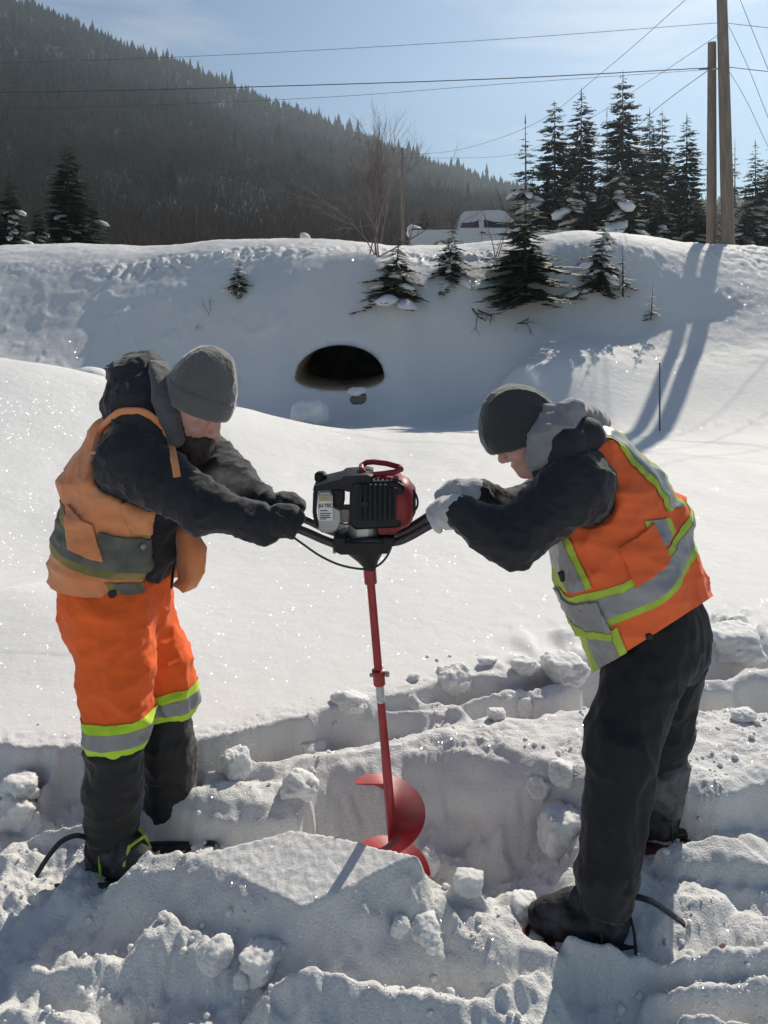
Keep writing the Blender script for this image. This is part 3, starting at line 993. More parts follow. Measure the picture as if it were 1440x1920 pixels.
young_fir(738, 545, 115, 0, 'drooping young fir under the bare bush on the embankment', 1.25, 0.1)
young_fir(842, 515, 105, 0, 'small young fir in front of the pickup bed', 0.9, 0.15, 1.0)
young_fir(985, 548, 180, 1, 'largest bushy young fir on the embankment below the pickup cab', 1.4, 0.0, 2.0, False)
young_fir(1122, 535, 130, 1, 'mid-sized young fir right of the largest bank fir', 0.75, -0.1, 3.0)
young_fir(1168, 555, 105, 2, 'thin young fir beside the mid-sized one on the bank', 1.1, 0.0, 4.0, False)
young_fir(1220, 600, 75, 2, 'tiny sparse fir seedling lowest on the bank', 0.9, 0.1, 5.0, False)
young_fir(447, 540, 55, 0, 'small dark fir with a snow cap alone on the left bank', 1.1, 0.1, 1.5)

# ------------------------------------------------------------------ bare shrubs
def branchy(mb, p, d, L, r, depth, rnd, spread=0.5, seg=3, kids=3, up=0.15):
    pts = [p]; q = p.copy(); dd = d.copy()
    for i in range(seg):
        dd = (dd + Vector(rnd.normal(0, 0.12, 3)) + Vector((0, 0, up * 0.3))).normalized()
        q = q + dd * (L / seg); pts.append(q.copy())
    mb.tube(pts, [r * (1 - 0.55 * i / seg) for i in range(seg + 1)], 4 if depth else 3, cap=False)
    if depth == 0: return
    for k in range(kids):
        t = rnd.uniform(0.3, 1.0)
        j = min(int(t * seg), seg - 1)
        bp = pts[j].lerp(pts[j + 1], t * seg - j)
        nd = (dd + Vector(rnd.normal(0, spread, 3))).normalized()
        branchy(mb, bp, nd, L * rnd.uniform(0.45, 0.7), r * 0.5, depth - 1, rnd, spread, seg, kids, up)


def shrub(name, base, stems, L, r, depth, seed, label, cat, mat, spread=0.5, lean=(0, 0, 1), kids=4, group=None, tilt=0.35):
    rnd = np.random.default_rng(seed)
    e = empty(name, base)
    for s in range(stems):
        mb = MB()
        d = (Vector(lean) + Vector((rnd.normal(0, tilt), rnd.normal(0, tilt), 0))).normalized()
        branchy(mb, Vector(base) + Vector((rnd.normal(0, 0.05 * L), rnd.normal(0, 0.05 * L), -0.05)), d, L * rnd.uniform(0.7, 1.1), r, depth, rnd, spread, kids=kids)
        obj('stem', mb.mesh('stem', True), mat, e)
    tag(e, label, cat, group)
    return e


shrub('bare_bush', bank_point(705, 478), 6, 1.7, 0.014, 3, 31, 'tall bare bush with reddish twigs on the bank top beside the pickup', 'bush', M_TWIG, 0.42, kids=6, tilt=0.34)
shrub('bare_bush', K(715, 455, 20.0), 2, 2.6, 0.016, 3, 37, 'taller leafless sapling rising behind the reddish bush', 'bush', M_TWIG, 0.28, kids=4, tilt=0.12)
shrub('dry_twig', bank_point(393, 590), 2, 0.35, 0.006, 2, 32, 'small dry twig poking out of the left bank', 'twig', M_TWIG, kids=3)
shrub('dry_twig', bank_point(365, 620), 1, 0.22, 0.005, 2, 33, 'tiny dry twig low on the left bank', 'twig', M_TWIG, kids=3)
shrub('fallen_branch', bank_point(885, 575), 2, 0.55, 0.02, 2, 34, 'dark fallen branch sticking from the bank below the small fir', 'branch', M_BARK, lean=(0.6, -0.5, -0.5), kids=3)
shrub('fallen_branch', bank_point(955, 600), 3, 0.4, 0.018, 2, 35, 'dark snow-dusted branch tips right of the other fallen branch', 'branch', M_BARK, lean=(0.8, -0.5, -0.4), kids=4)
shrub('dry_twig', bank_point(930, 420 + 60), 3, 0.9, 0.01, 2, 36, 'thin leafless twigs left of the largest bank fir', 'twig', M_TWIG, kids=3, tilt=0.2)

# ------------------------------------------------------------------ poles and wires
M_POLE = material('weathered_pole_wood', (0.20, 0.165, 0.13), rough=0.85, var=0.3, scale=4, bump=0.3, bscale=25, stretch=(6, 6, 0.5))
M_WIRE = material('cable', (0.03, 0.03, 0.035), rough=0.6)
M_STEEL = material('galvanised_steel', (0.45, 0.46, 0.48), rough=0.4, metallic=0.8)
YP = 18.6


def pole(px_t, py_t, px_b, py_b, Y, r_b, r_t, label, hardware=()):
    a, b = K(px_b, py_b, Y), K(px_t, py_t, Y)
    e = empty('utility_pole', a)
    mb = MB(); n = 10
    mb.tube([a.lerp(b, i / n) for i in range(n + 1)], [r_b + (r_t - r_b) * i / n for i in range(n + 1)], 14)
    mb.build('shaft', M_POLE, e)
    for (px, py, kind) in hardware:
        p = K(px, py, Y)
        h = MB()
        if kind == 'bracket':
            h.box(p, (0.16, 0.06, 0.10), None, 0.01); h.tube([p, p + Vector((-0.28, 0, -0.02))], 0.02, 6)
        else:
            for i in range(4):
                h.tube([p + Vector((-0.10, 0, -0.04 * i)), p + Vector((-0.10, 0, -0.04 * i - 0.02))], 0.035 + 0.01 * (i % 2), 8)
            h.tube([p + Vector((0.05, 0, 0)), p + Vector((-0.12, 0, 0))], 0.015, 6)
        h.build('insulator' if kind != 'bracket' else 'bracket', M_STEEL if kind == 'bracket' else M_WIRE, e)
    tag(e, label, 'pole', 'utility poles')
    return e


pole(1353, -25, 1366, 480, YP, 0.155, 0.115, 'taller thick wooden utility pole running out of the top of the picture', ((1357, 42, 'insulator'), (1356, 62, 'insulator'), (1358, 128, 'bracket')))
pole(1335, 80, 1334, 470, YP + 0.25, 0.12, 0.095, 'shorter paler wooden pole stub left of the tall pole', ((1333, 128, 'bracket'),))
pole(754, 277, 756, 480, 40.0, 0.10, 0.08, 'thin far utility pole behind the bare bush')


def wire(pts, r, label, n=24):
    P = [K(*p) for p in pts]
    # sagging run through the given points (Catmull-Rom)
    out = []
    for i in range(len(P) - 1):
        p0, p1, p2, p3 = P[max(i - 1, 0)], P[i], P[i + 1], P[min(i + 2, len(P) - 1)]
        for k in range(n):
            t = k / n
            out.append(0.5 * ((2 * p1) + (p2 - p0) * t + (2 * p0 - 5 * p1 + 4 * p2 - p3) * t * t + (3 * p1 - p0 - 3 * p2 + p3) * t ** 3))
    out.append(P[-1])
    mb = MB(); mb.tube(out, r, 5)
    o = obj('power_line', mb.mesh('power_line'), M_WIRE)
    tag(o, label, 'cable', 'overhead lines')
    return o


wire([(-500, 128, 24), (0, 118, 22), (400, 104, 21), (900, 76, 19.6), (1345, 43, YP)], 0.0062, 'topmost thin wire running left from the tall pole')
wire([(-500, 178, 24), (100, 172, 22), (540, 161, 20.6), (950, 147, 19.4), (1333, 127, YP + .2)], 0.0124, 'thick overhead cable running left below the topmost wire')
wire([(-500, 208, 24), (100, 202, 22), (580, 184, 20.6), (950, 157, 19.4), (1333, 130, YP + .2)], 0.0056, 'thin wire just under the thick overhead cable')
wire([(756, 290, 40), (860, 281, 36), (1000, 233, 28), (1130, 135, 22), (1290, -5, 18), (1400, -110, 16)], 0.0068, 'slanting wire from the far pole up to the top of the picture')
wire([(1352, 62, YP), (1220, 150, 24), (1100, 225, 32), (960, 290, 39), (756, 296, 40)], 0.0068, 'slanting wire from the tall pole down behind the conifer tops')
wire([(1333, 128, YP + .2), (1230, 205, 21), (1120, 305, 24), (1000, 375, 29), (880, 408, 35), (770, 396, 39.8)], 0.0081, 'sagging service wire dropping from the short pole toward the pickup')
wire([(1360, 43, YP), (1440, 52, YP - 1), (1700, 80, YP - 4)], 0.0062, 'upper wire running right from the tall pole')
wire([(1360, 125, YP), (1440, 134, YP - 1), (1700, 160, YP - 4)], 0.0087, 'lower wire running right from the tall pole')
wire([(1380, -20, YP - .5), (1410, 55, YP - 1), (1440, 130, YP - 2), (1520, 330, YP - 4)], 0.0062, 'steep guy wire at the upper right corner')
wire([(1362, 40, YP), (1400, 120, YP - .8), (1440, 220, YP - 1.5), (1520, 420, YP - 3)], 0.0056, 'long guy wire from the tall pole top down to the right')
wire([(1362, 125, YP), (1400, 190, YP - .5), (1440, 275, YP - 1), (1520, 440, YP - 2)], 0.0050, 'lowest guy wire leaving the tall pole to the right')

# ------------------------------------------------------------------ slim marker stake
p = K(1237, 815, 10.7)
mb = MB(); mb.tube([p, p + Vector((0, 0, 0.5)), K(1237, 680, 10.7)], [0.012, 0.012, 0.009], 8)
o = mb.build('marker_stake', material('stake_paint', (0.07, 0.075, 0.085), rough=0.5))
rebase(o, p); tag(o, 'thin dark stake standing alone in the snow by the pole shadows', 'stake')

# ------------------------------------------------------------------ pickup on the road
M_TRUCK = material('white_truck_paint', (0.46, 0.48, 0.50), rough=0.3, var=0.04, coat=0.5)
M_GLASS = material('dark_window_glass', (0.02, 0.025, 0.03), rough=0.08, spec=0.8)
M_RUBBER = material('tyre_rubber', (0.02, 0.02, 0.02), rough=0.8)
M_TRIM = material('black_trim', (0.025, 0.025, 0.027), rough=0.5)
M_LAMP_RED = material('tail_lamp_red', (0.45, 0.02, 0.02), rough=0.2)
M_LAMP_CLEAR = material('headlamp_clear', (0.7, 0.72, 0.75), rough=0.1)
TY, TZ = 27.0, 3.38
tx0 = (768 - 720) * TY / F_PX
TL = (1054 - 768) * TY / F_PX
truck = empty('pickup_truck', (tx0 + TL / 2, TY, TZ))
tag(truck, 'white crew-cab pickup truck on the road, half hidden by the snowbank', 'truck')


def prism(mb, prof, y0, y1, inset=0.0, ztop=None):
    """side profile (x,z) extruded across y, upper points tucked in"""
    L, R = [], []
    for x, z in prof:
        k = inset if (ztop is not None and z > ztop) else 0.0
        L.append(Vector((tx0 + x, TY + y0 + k, TZ + z))); R.append(Vector((tx0 + x, TY + y1 - k, TZ + z)))
    mb.loft([L, R])
W2 = 0.98
mb = MB(); prism(mb, [(0.0, 0.45), (0.0, 1.25), (1.55, 1.27), (1.56, 1.30), (3.55, 1.30), (3.75, 1.24), (4.75, 1.15), (5.08, 1.02), (5.14, 0.75), (5.14, 0.45), (4.75, 0.42), (4.62, 0.78), (4.25, 0.92), (3.88, 0.78), (3.75, 0.42), (1.5, 0.42), (1.38, 0.78), (1.0, 0.92), (0.62, 0.78), (0.5, 0.45)], -W2, W2)
bodyo = mb.build('body', M_TRUCK, truck)
mb = MB(); prism(mb, [(1.50, 1.28), (1.68, 1.80), (1.80, 1.88), (2.95, 1.92), (3.12, 1.86), (3.62, 1.28)], -W2 + 0.03, W2 - 0.03, 0.12, 1.5)
cab = mb.build('cab', M_TRUCK, truck)
for (q, nm) in (([(1.62, 1.33), (1.76, 1.78), (2.20, 1.80), (2.24, 1.33)], 'rear_side_window'), ([(2.40, 1.33), (2.38, 1.80), (2.98, 1.82), (3.12, 1.74), (3.42, 1.33)], 'front_side_window')):
    for side in (-1, 1):
        mb = MB()
        yy = lambda z: side * (W2 - 0.03 - 0.12 * max(0, min(1, (z - 1.28) / 0.5)) + 0.008)
        mb.loft([[Vector((tx0 + x, TY + yy(z), TZ + z)) for x, z in q], [Vector((tx0 + x, TY + yy(z) - side * 0.02, TZ + z)) for x, z in q]])
        mb.build(nm, M_GLASS, cab, smooth=False)
mb = MB(); mb.loft([[Vector((tx0 + 3.15, TY + s * 0.72, TZ + 1.83)) for s in (-1, 1)] + [Vector((tx0 + 3.58, TY + s * 0.85, TZ + 1.36)) for s in (1, -1)],
                    [Vector((tx0 + 3.17, TY + s * 0.72, TZ + 1.84)) for s in (-1, 1)] + [Vector((tx0 + 3.60, TY + s * 0.85, TZ + 1.37)) for s in (1, -1)]])
mb.build('windscreen', M_GLASS, cab, smooth=False)
for x in (1.0, 4.25):
    for side in (-1, 1):
        c = Vector((tx0 + x, TY + side * (W2 - 0.16), TZ + 0.38))
        mb = MB(); rg = [[c + Vector((math.cos(a) * r, side * o_, math.sin(a) * r)) for a in np.linspace(0, 2 * math.pi, 24, endpoint=False)] for r, o_ in ((0.24, 0.1), (0.34, 0.12), (0.38, 0.06), (0.38, -0.1), (0.30, -0.13))]
        mb.loft(rg); wheel = mb.build('wheel', M_RUBBER, truck)
        mb = MB(); mb.loft([[c + Vector((math.cos(a) * r, side * o_, math.sin(a) * r)) for a in np.linspace(0, 2 * math.pi, 20, endpoint=False)] for r, o_ in ((0.23, 0.11), (0.20, 0.07), (0.06, 0.09))])
        mb.build('rim', M_STEEL, wheel)
for side in (-1, 1):
    mb = MB(); mb.box((tx0 + 0.03, TY + side * 0.86, TZ + 1.05), (0.08, 0.2, 0.36), None, 0.02); mb.build('tail_light', M_LAMP_RED, truck)
    mb = MB(); mb.box((tx0 + 5.03, TY + side * 0.80, TZ + 0.92), (0.14, 0.3, 0.18), None, 0.03); mb.build('headlight', M_LAMP_CLEAR, truck)
    mb = MB(); mb.box((tx0 + 3.3, TY + side * 1.08, TZ + 1.36), (0.12, 0.2, 0.2), None, 0.03); mb.build('mirror', M_TRIM, truck)
    mb = MB(); mb.box((tx0 + 2.35, TY + side * (W2 + 0.01), TZ + 1.16), (0.2, 0.03, 0.04), None, 0.01); mb.build('door_handle', M_TRIM, truck)
    mb = MB(); mb.box((tx0 + 2.32, TY + side * (W2 + 0.002), TZ + 0.86), (0.012, 0.01, 0.8)); mb.build('door_seam', M_TRIM, truck)
mb = MB(); mb.box((tx0 + 5.17, TY, TZ + 0.58), (0.12, 1.9, 0.22), None, 0.03); mb.build('bumper', M_STEEL, truck)
mb = MB(); mb.box((tx0 - 0.05, TY, TZ + 0.55), (0.12, 1.8, 0.16), None, 0.03); mb.build('bumper', M_STEEL, truck)
mb = MB(); mb.box((tx0 + 0.78, TY, TZ + 1.29), (1.5, 1.86, 0.03), None, 0.005); mb.build('bed_rail', M_TRIM, truck)
o = obj('snow_heap', npmesh('snow_heap', *blob_data(0.30, 5, 0.35, 3, 0.8)), M_SNOW_TREE); o.location = (tx0 + 0.25, TY + 1.7, TZ + 1.45)
o.data.transform(Matrix.Translation((0, 0, 0)))
tag(o, 'rounded snow lump behind the bed of the pickup', 'snow lump')

# ------------------------------------------------------------------ snow lumps near the culvert and on the berm
M_ROCK = material('dark_rock', (0.12, 0.11, 0.10), rough=0.9, var=0.3, scale=6, bump=0.4, bscale=20)
def lump(name, px, py, Y, r, seed, label, flat=0.8, mat=None, cat='snow lump', k=0.22, sx=1.0):
    me = npmesh(name, *blob_data(r, seed, k, 4, flat)); me.transform(Matrix.Diagonal((sx, 1, 1, 1)))
    o = obj(name, me, mat or M_SNOW_TREE); o.location = K(px, py, Y)
    tag(o, label, cat)
    return o
lump('snow_lump', 580, 782, 12.0, 0.30, 3, 'big rounded snow lump below the left end of the culvert', 0.85)
lump('rock', 672, 748, 12.45, 0.13, 8, 'dark rock in the snow below the culvert mouth', 0.7, M_ROCK, 'rock')
lump('snow_lump', 668, 734, 12.42, 0.14, 9, 'snow cap on the dark rock below the culvert', 0.5, sx=1.1)
lump('snow_lump', 170, 706, 9.4, 0.21, 6, 'smooth snow dome peeking over the left drift', 0.55, k=0.06)
lump('snow_lump', 571, 446, 18.2, 0.11, 12, 'small snow lump standing on the roadside snowbank', 1.1)

# ------------------------------------------------------------------ air
mb = MB(); mb.box((0, 270, 95), (1500, 760, 200)); hz = mb.build('haze', None, smooth=False)
hm = bpy.data.materials.new('haze_air'); hm.use_nodes = True
hm.node_tree.nodes.clear()
ho = hm.node_tree.nodes.new('ShaderNodeOutputMaterial'); hv = hm.node_tree.nodes.new('ShaderNodeVolumePrincipled')
hv.inputs['Color'].default_value = (0.74, 0.88, 1.0, 1); hv.inputs['Density'].default_value = 0.00045; hv.inputs['Anisotropy'].default_value = 0.65
hm.node_tree.links.new(hv.outputs[0], ho.inputs['Volume'])
hz.data.materials.append(hm)
tag(hz, kind='stuff')
# ------------------------------------------------------------------ implicit-surface toolkit for bodies and clothing
def v3(p): return np.array((p[0], p[1], p[2]), np.float32)


def cap(P, a, b, ra, rb):
    a, b = v3(a), v3(b)
    ba = b - a
    qx, qy, qz = P[0] - a[0], P[1] - a[1], P[2] - a[2]
    t = np.clip((qx * ba[0] + qy * ba[1] + qz * ba[2]) / float(ba @ ba + 1e-12), 0, 1)
    return np.sqrt((qx - t * ba[0]) ** 2 + (qy - t * ba[1]) ** 2 + (qz - t * ba[2]) ** 2) - (ra + (rb - ra) * t)


def smin(a, b, k):
    h = np.clip(0.5 + 0.5 * (b - a) / k, 0, 1)
    return b * (1 - h) + a * h - k * h * (1 - h)


def smax(a, b, k): return -smin(-a, -b, k)


def chain(P, pts, rs, k=0.02):
    d = None
    for i in range(len(pts) - 1):
        c = cap(P, pts[i], pts[i + 1], rs[i], rs[i + 1])
        d = c if d is None else smin(d, c, k)
    return d


def squash(P, c, s, k):
    """widen by k along unit direction s about point c"""
    c = v3(c); s = v3(s)
    q = (P[0] - c[0]) * s[0] + (P[1] - c[1]) * s[1] + (P[2] - c[2]) * s[2]
    f = (1 / k - 1)
    return (P[0] + s[0] * q * f, P[1] + s[1] * q * f, P[2] + s[2] * q * f)


def ell(P, c, r, ax=None):
    c = v3(c)
    q = (P[0] - c[0], P[1] - c[1], P[2] - c[2])
    if ax is not None:
        q = tuple(q[0] * a[0] + q[1] * a[1] + q[2] * a[2] for a in ax)
    k0 = np.sqrt((q[0] / r[0]) ** 2 + (q[1] / r[1]) ** 2 + (q[2] / r[2]) ** 2)
    k1 = np.sqrt((q[0] / r[0] ** 2) ** 2 + (q[1] / r[1] ** 2) ** 2 + (q[2] / r[2] ** 2) ** 2)
    return k0 * (k0 - 1) / np.maximum(k1, 1e-6)


def plane(P, p, n):
    """negative on the side away from n"""
    p = v3(p); n = Vector(n).normalized()
    return (P[0] - p[0]) * n.x + (P[1] - p[1]) * n.y + (P[2] - p[2]) * n.z


def rbox(P, c, h, ax, r):
    c = v3(c)
    q = (P[0] - c[0], P[1] - c[1], P[2] - c[2])
    q = [np.abs(q[0] * a[0] + q[1] * a[1] + q[2] * a[2]) - (hh - r) for a, hh in zip(ax, h)]
    o = np.sqrt(np.maximum(q[0], 0) ** 2 + np.maximum(q[1], 0) ** 2 + np.maximum(q[2], 0) ** 2)
    return o + np.minimum(np.maximum(np.maximum(q[0], q[1]), q[2]), 0) - r


def surf(fn, lo, hi, h):
    """surface nets"""
    ax = [np.arange(lo[i], hi[i] + h, h, dtype=np.float32) for i in range(3)]
    P = np.meshgrid(*ax, indexing='ij')
    D = fn(P)
    sh = D.shape
    cs = (sh[0] - 1, sh[1] - 1, sh[2] - 1)
    pos, cid, quads = [], [], []
    neg = D < 0
    for a in range(3):
        s0 = [slice(None)] * 3; s1 = [slice(None)] * 3
        s0[a] = slice(0, -1); s1[a] = slice(1, None)
        A, B = D[tuple(s0)], D[tuple(s1)]
        cr = np.argwhere(neg[tuple(s0)] != neg[tuple(s1)])
        if len(cr) == 0: continue
        va = A[tuple(cr.T)]; vb = B[tuple(cr.T)]
        t = va / (va - vb)
        p = cr.astype(np.float32); p[:, a] += t
        b, c = (a + 1) % 3, (a + 2) % 3
        ids = []
        ok = np.ones(len(cr), bool)
        for db, dc in ((0, 0), (1, 0), (1, 1), (0, 1)):
            q = cr.copy(); q[:, b] -= db; q[:, c] -= dc
            good = (q >= 0).all(1) & (q[:, 0] < cs[0]) & (q[:, 1] < cs[1]) & (q[:, 2] < cs[2])
            ok &= good
            ids.append(np.where(good, (q[:, 0] * cs[1] + q[:, 1]) * cs[2] + q[:, 2], -1))
        for i in ids:
            g = i >= 0
            pos.append(p[g]); cid.append(i[g])
        Q = np.stack(ids, 1)[ok]
        flip = (va > 0)[ok]
        Q[flip] = Q[flip][:, ::-1]
        quads.append(Q)
    pos = np.concatenate(pos); cid = np.concatenate(cid); quads = np.concatenate(quads)
    u, inv = np.unique(cid, return_inverse=True)
    cnt = np.bincount(inv)
    V = np.stack([np.bincount(inv, weights=pos[:, i]) / cnt for i in range(3)], 1) * h + np.array([ax[0][0], ax[1][0], ax[2][0]])
    F = np.searchsorted(u, quads)
    vol = (V[F[:, 0]] * np.cross(V[F[:, 1]], V[F[:, 2]])).sum() + (V[F[:, 0]] * np.cross(V[F[:, 2]], V[F[:, 3]])).sum()
    if vol < 0: F = F[:, ::-1]
    return V.astype(np.float32), np.ascontiguousarray(F)


def vnormals(V, F):
    n = np.cross(V[F[:, 2]] - V[F[:, 0]], V[F[:, 3]] - V[F[:, 1]])
    N = np.zeros_like(V)
    for i in range(4):
        np.add.at(N, F[:, i], n)
    return N / (np.linalg.norm(N, axis=1, keepdims=True) + 1e-12)


def relax(V, F, it=1, k=0.5):
    for _ in range(it):
        S = np.zeros_like(V); c = np.zeros(len(V))
        for i in range(4):
            a, b = F[:, i], F[:, (i + 1) % 4]
            np.add.at(S, a, V[b]); np.add.at(S, b, V[a]); np.add.at(c, a, 1); np.add.at(c, b, 1)
        V = V + k * (S / np.maximum(c, 1)[:, None] - V)
    return V


def folds(V, N, amp, scale, ax=None, seed=0, sharp=2.0):
    """cloth creases: ridged noise, scale = frequencies along the three axes"""
    A = np.eye(3) if ax is None else np.array([tuple(a) for a in ax])
    q = V @ A.T.astype(np.float32)
    w = noise3(q[:, 0] * 5, q[:, 1] * 5, q[:, 2] * 5, seed + 9) * 0.6
    n = noise3(q[:, 0] * scale[0] + w, q[:, 1] * scale[1] + w, q[:, 2] * scale[2], seed)
    n2 = noise3(q[:, 0] * scale[0] * 2.1, q[:, 1] * scale[1] * 2.1 + w, q[:, 2] * scale[2] * 2.1, seed + 3)
    r = (1 - np.abs(n)) ** sharp - 0.45 + 0.45 * ((1 - np.abs(n2)) ** sharp - 0.45)
    return V + N * (amp * r)[:, None]


def garment(name, fn, lo, hi, h, mat, parent, fold=None, rel=1, extra=None, cuts=None):
    V, F = surf(fn, lo, hi, h)
    V = relax(V, F, rel)
    if fold:
        for f in (fold if isinstance(fold, list) else [fold]):
            V = folds(V, vnormals(V, F), *f)
    if extra: V = extra(V, vnormals(V, F))
    me = npmesh(name, V, F)
    if cuts:                                   # hems cut clean through the folded cloth
        bm = bmesh.new(); bm.from_mesh(me)
        for p, n in cuts:
            bmesh.ops.bisect_plane(bm, geom=list(bm.verts) + list(bm.edges) + list(bm.faces), dist=1e-5, plane_co=Vector(p), plane_no=Vector(n).normalized(), clear_outer=True)
        bm.to_mesh(me); bm.free()
        me.polygons.foreach_set('use_smooth', np.ones(len(me.polygons), bool))
    return obj(name, me, mat, parent)


def band(src, cuts, off, name, mat, parent, thick=0.0, one=False):
    """strip of cloth lying on a garment: the garment's surface between planes [(point, outward normal)], lifted by off"""
    bm = bmesh.new(); bm.from_mesh(src.data)
    for p, n in cuts:
        geom = list(bm.verts) + list(bm.edges) + list(bm.faces)
        bmesh.ops.bisect_plane(bm, geom=geom, dist=1e-5, plane_co=Vector(p), plane_no=Vector(n).normalized(), clear_outer=True)
    if not bm.faces:
        bm.free(); return None
    if one:                                    # keep the largest patch
        seen, best = set(), []
        for f0 in bm.faces:
            if f0 in seen: continue
            st_, part_ = [f0], []
            seen.add(f0)
            while st_:
                f_ = st_.pop(); part_.append(f_)
                for e_ in f_.edges:
                    for g_ in e_.link_faces:
                        if g_ not in seen: seen.add(g_); st_.append(g_)
            if len(part_) > len(best): best = part_
        keep_ = set(best)
        bmesh.ops.delete(bm, geom=[f_ for f_ in bm.faces if f_ not in keep_], context='FACES')
    bm.normal_update()
    for v in bm.verts: v.co = v.co + v.normal * off
    if thick:
        r = bmesh.ops.solidify(bm, geom=list(bm.faces), thickness=thick)
    me = bpy.data.meshes.new(name); bm.to_mesh(me); bm.free()
    for m in list(me.materials): pass
    me.materials.clear()
    me.polygons.foreach_set('use_smooth', np.ones(len(me.polygons), bool))
    return obj(name, me, mat, parent)


def head_fn(H, f, s, u, sc=1.0, beard=False):
    L = lambda a, b, c: v3(H + (f * a + s * b + u * c) * sc)
    ax = (tuple(f), tuple(s), tuple(u))
    def fn(P):
        d = ell(P, L(-0.005, 0, 0.02), (0.098 * sc, 0.078 * sc, 0.108 * sc), ax)
        d = smin(d, ell(P, L(0.028, 0, -0.062), (0.062 * sc, 0.058 * sc, 0.066 * sc), ax), 0.03)
        d = smin(d, ell(P, L(0.066, 0, -0.098), (0.026 * sc, 0.026 * sc, 0.022 * sc), ax), 0.02)       # chin
        d = smin(d, ell(P, L(0.082, 0, 0.022), (0.018 * sc, 0.055 * sc, 0.012 * sc), ax), 0.015)      # brow
        for q in (-1, 1):
            d = smin(d, ell(P, L(0.062, q * 0.040, -0.030), (0.026 * sc, 0.024 * sc, 0.022 * sc), ax), 0.02)   # cheeks
            d = smax(d, -ell(P, L(0.094, q * 0.033, 0.000), (0.014 * sc, 0.018 * sc, 0.011 * sc), ax), 0.012)  # sockets
            d = smin(d, ell(P, L(0.079, q * 0.032, -0.001), (0.0125 * sc, 0.0145 * sc, 0.0115 * sc), ax), 0.004)  # lids
            d = smin(d, ell(P, L(-0.008, q * 0.079, -0.012), (0.018 * sc, 0.008 * sc, 0.03 * sc), ax), 0.008)  # ears
        d = smin(d, cap(P, L(0.088, 0, 0.010), L(0.112, 0, -0.034), 0.009 * sc, 0.0135 * sc), 0.012)            # nose
        for q in (-1, 1):
            d = smin(d, ell(P, L(0.098, q * 0.012, -0.040), (0.012 * sc, 0.009 * sc, 0.008 * sc), ax), 0.006)
        d = smin(d, ell(P, L(0.088, 0, -0.066), (0.011 * sc, 0.023 * sc, 0.006 * sc), ax), 0.006)
        d = smin(d, ell(P, L(0.085, 0, -0.078), (0.011 * sc, 0.020 * sc, 0.0065 * sc), ax), 0.006)
        return d
    return fn


def grip_fn(c, axis, up, wrist, rb=0.014, fr=0.0115, flip=1, sp=0.0215):
    """a hand closed round a bar: c on the bar axis, up = direction of the back of the hand, wrist = wrist point"""
    a = Vector(axis).normalized()
    e1 = Vector(up); e1 = (e1 - a * e1.dot(a)).normalized()
    e2 = a.cross(e1).normalized() * flip                  # fingers run over e1 towards e2 and round below
    c = Vector(c); R = rb + fr
    def fn(P):
        d = None
        ln = (0.9, 1.0, 0.97, 0.82)
        for i in range(4):
            s = (i - 1.5) * sp
            pts, rs = [], []
            for k in range(6):
                th = rad(-25 + (235 * ln[i]) * k / 5)
                pts.append(c + a * s + (e1 * math.cos(th) + e2 * math.sin(th)) * R * (1.12 if k < 2 else 1.0)); rs.append(fr * (1.08 - 0.05 * k))
            f = chain(P, pts, rs, 0.004)
            d = f if d is None else smin(d, f, 0.003)
        # palm: from the knuckles back to the wrist
        ax = (tuple(a), tuple(e2), tuple(e1))
        mid = c + e1 * (R + 0.002) - e2 * 0.024
        palm = rbox(P, mid, (0.047, 0.036, 0.020), ax, 0.018)
        d = smin(d, palm, 0.018)
        for i in range(4):
            s = (i - 1.5) * sp
            d = smin(d, cap(P, c + a * s + (e1 * math.cos(rad(-25)) + e2 * math.sin(rad(-25))) * R * 1.12, mid + a * s * 0.8, fr * 1.15, fr * 1.2), 0.008)
        d = smin(d, cap(P, mid, wrist, 0.030, 0.032), 0.02)
        # thumb from the side of the palm, under the bar
        side = a * (2.0 * sp) * (1 if True else -1)
        tp = [mid + side * 0.8, c + side * 0.75 - e2 * (R + 0.012) - e1 * 0.006, c + side * 0.35 - e2 * R * 0.75 - e1 * R * 0.85, c + side * 0.1 + e2 * 0.006 - e1 * (R + 0.003)]
        d = smin(d, chain(P, tp, [fr * 1.35, fr * 1.25, fr * 1.1, fr], 0.006), 0.008)
        return d
    return fn


def plane3(a, b, c):
    """cutting plane through three points, outward side facing down"""
    n = (b - a).cross(c - a).normalized()
    return (b, n if n.z < 0 else -n)


def bounds(pts, m):
    A = np.array([tuple(p) for p in pts]); return A.min(0) - m, A.max(0) + m


def onto(px, py, objs, lift=0.0):
    """nearest point of the given world-space garments on the sight line through a pixel, lifted off the cloth"""
    from mathutils.bvhtree import BVHTree
    best = None
    d = (K(px, py, 1.0) - Vector((0, 0, ZC))).normalized()
    for o in objs:
        if o.name not in BVHS:
            me = o.data
            BVHS[o.name] = BVHTree.FromPolygons([v.co.copy() for v in me.vertices], [tuple(p.vertices) for p in me.polygons])
        h = BVHS[o.name].ray_cast(Vector((0, 0, ZC)), d)
        if h[0] is not None and (best is None or h[3] < best[3]): best = h
    if best is None: return K(px, py, 2.45), Vector((0, -1, 0))
    n = best[1] if best[1].dot(d) < 0 else -best[1]
    return best[0] + n * lift, n
BVHS = {}


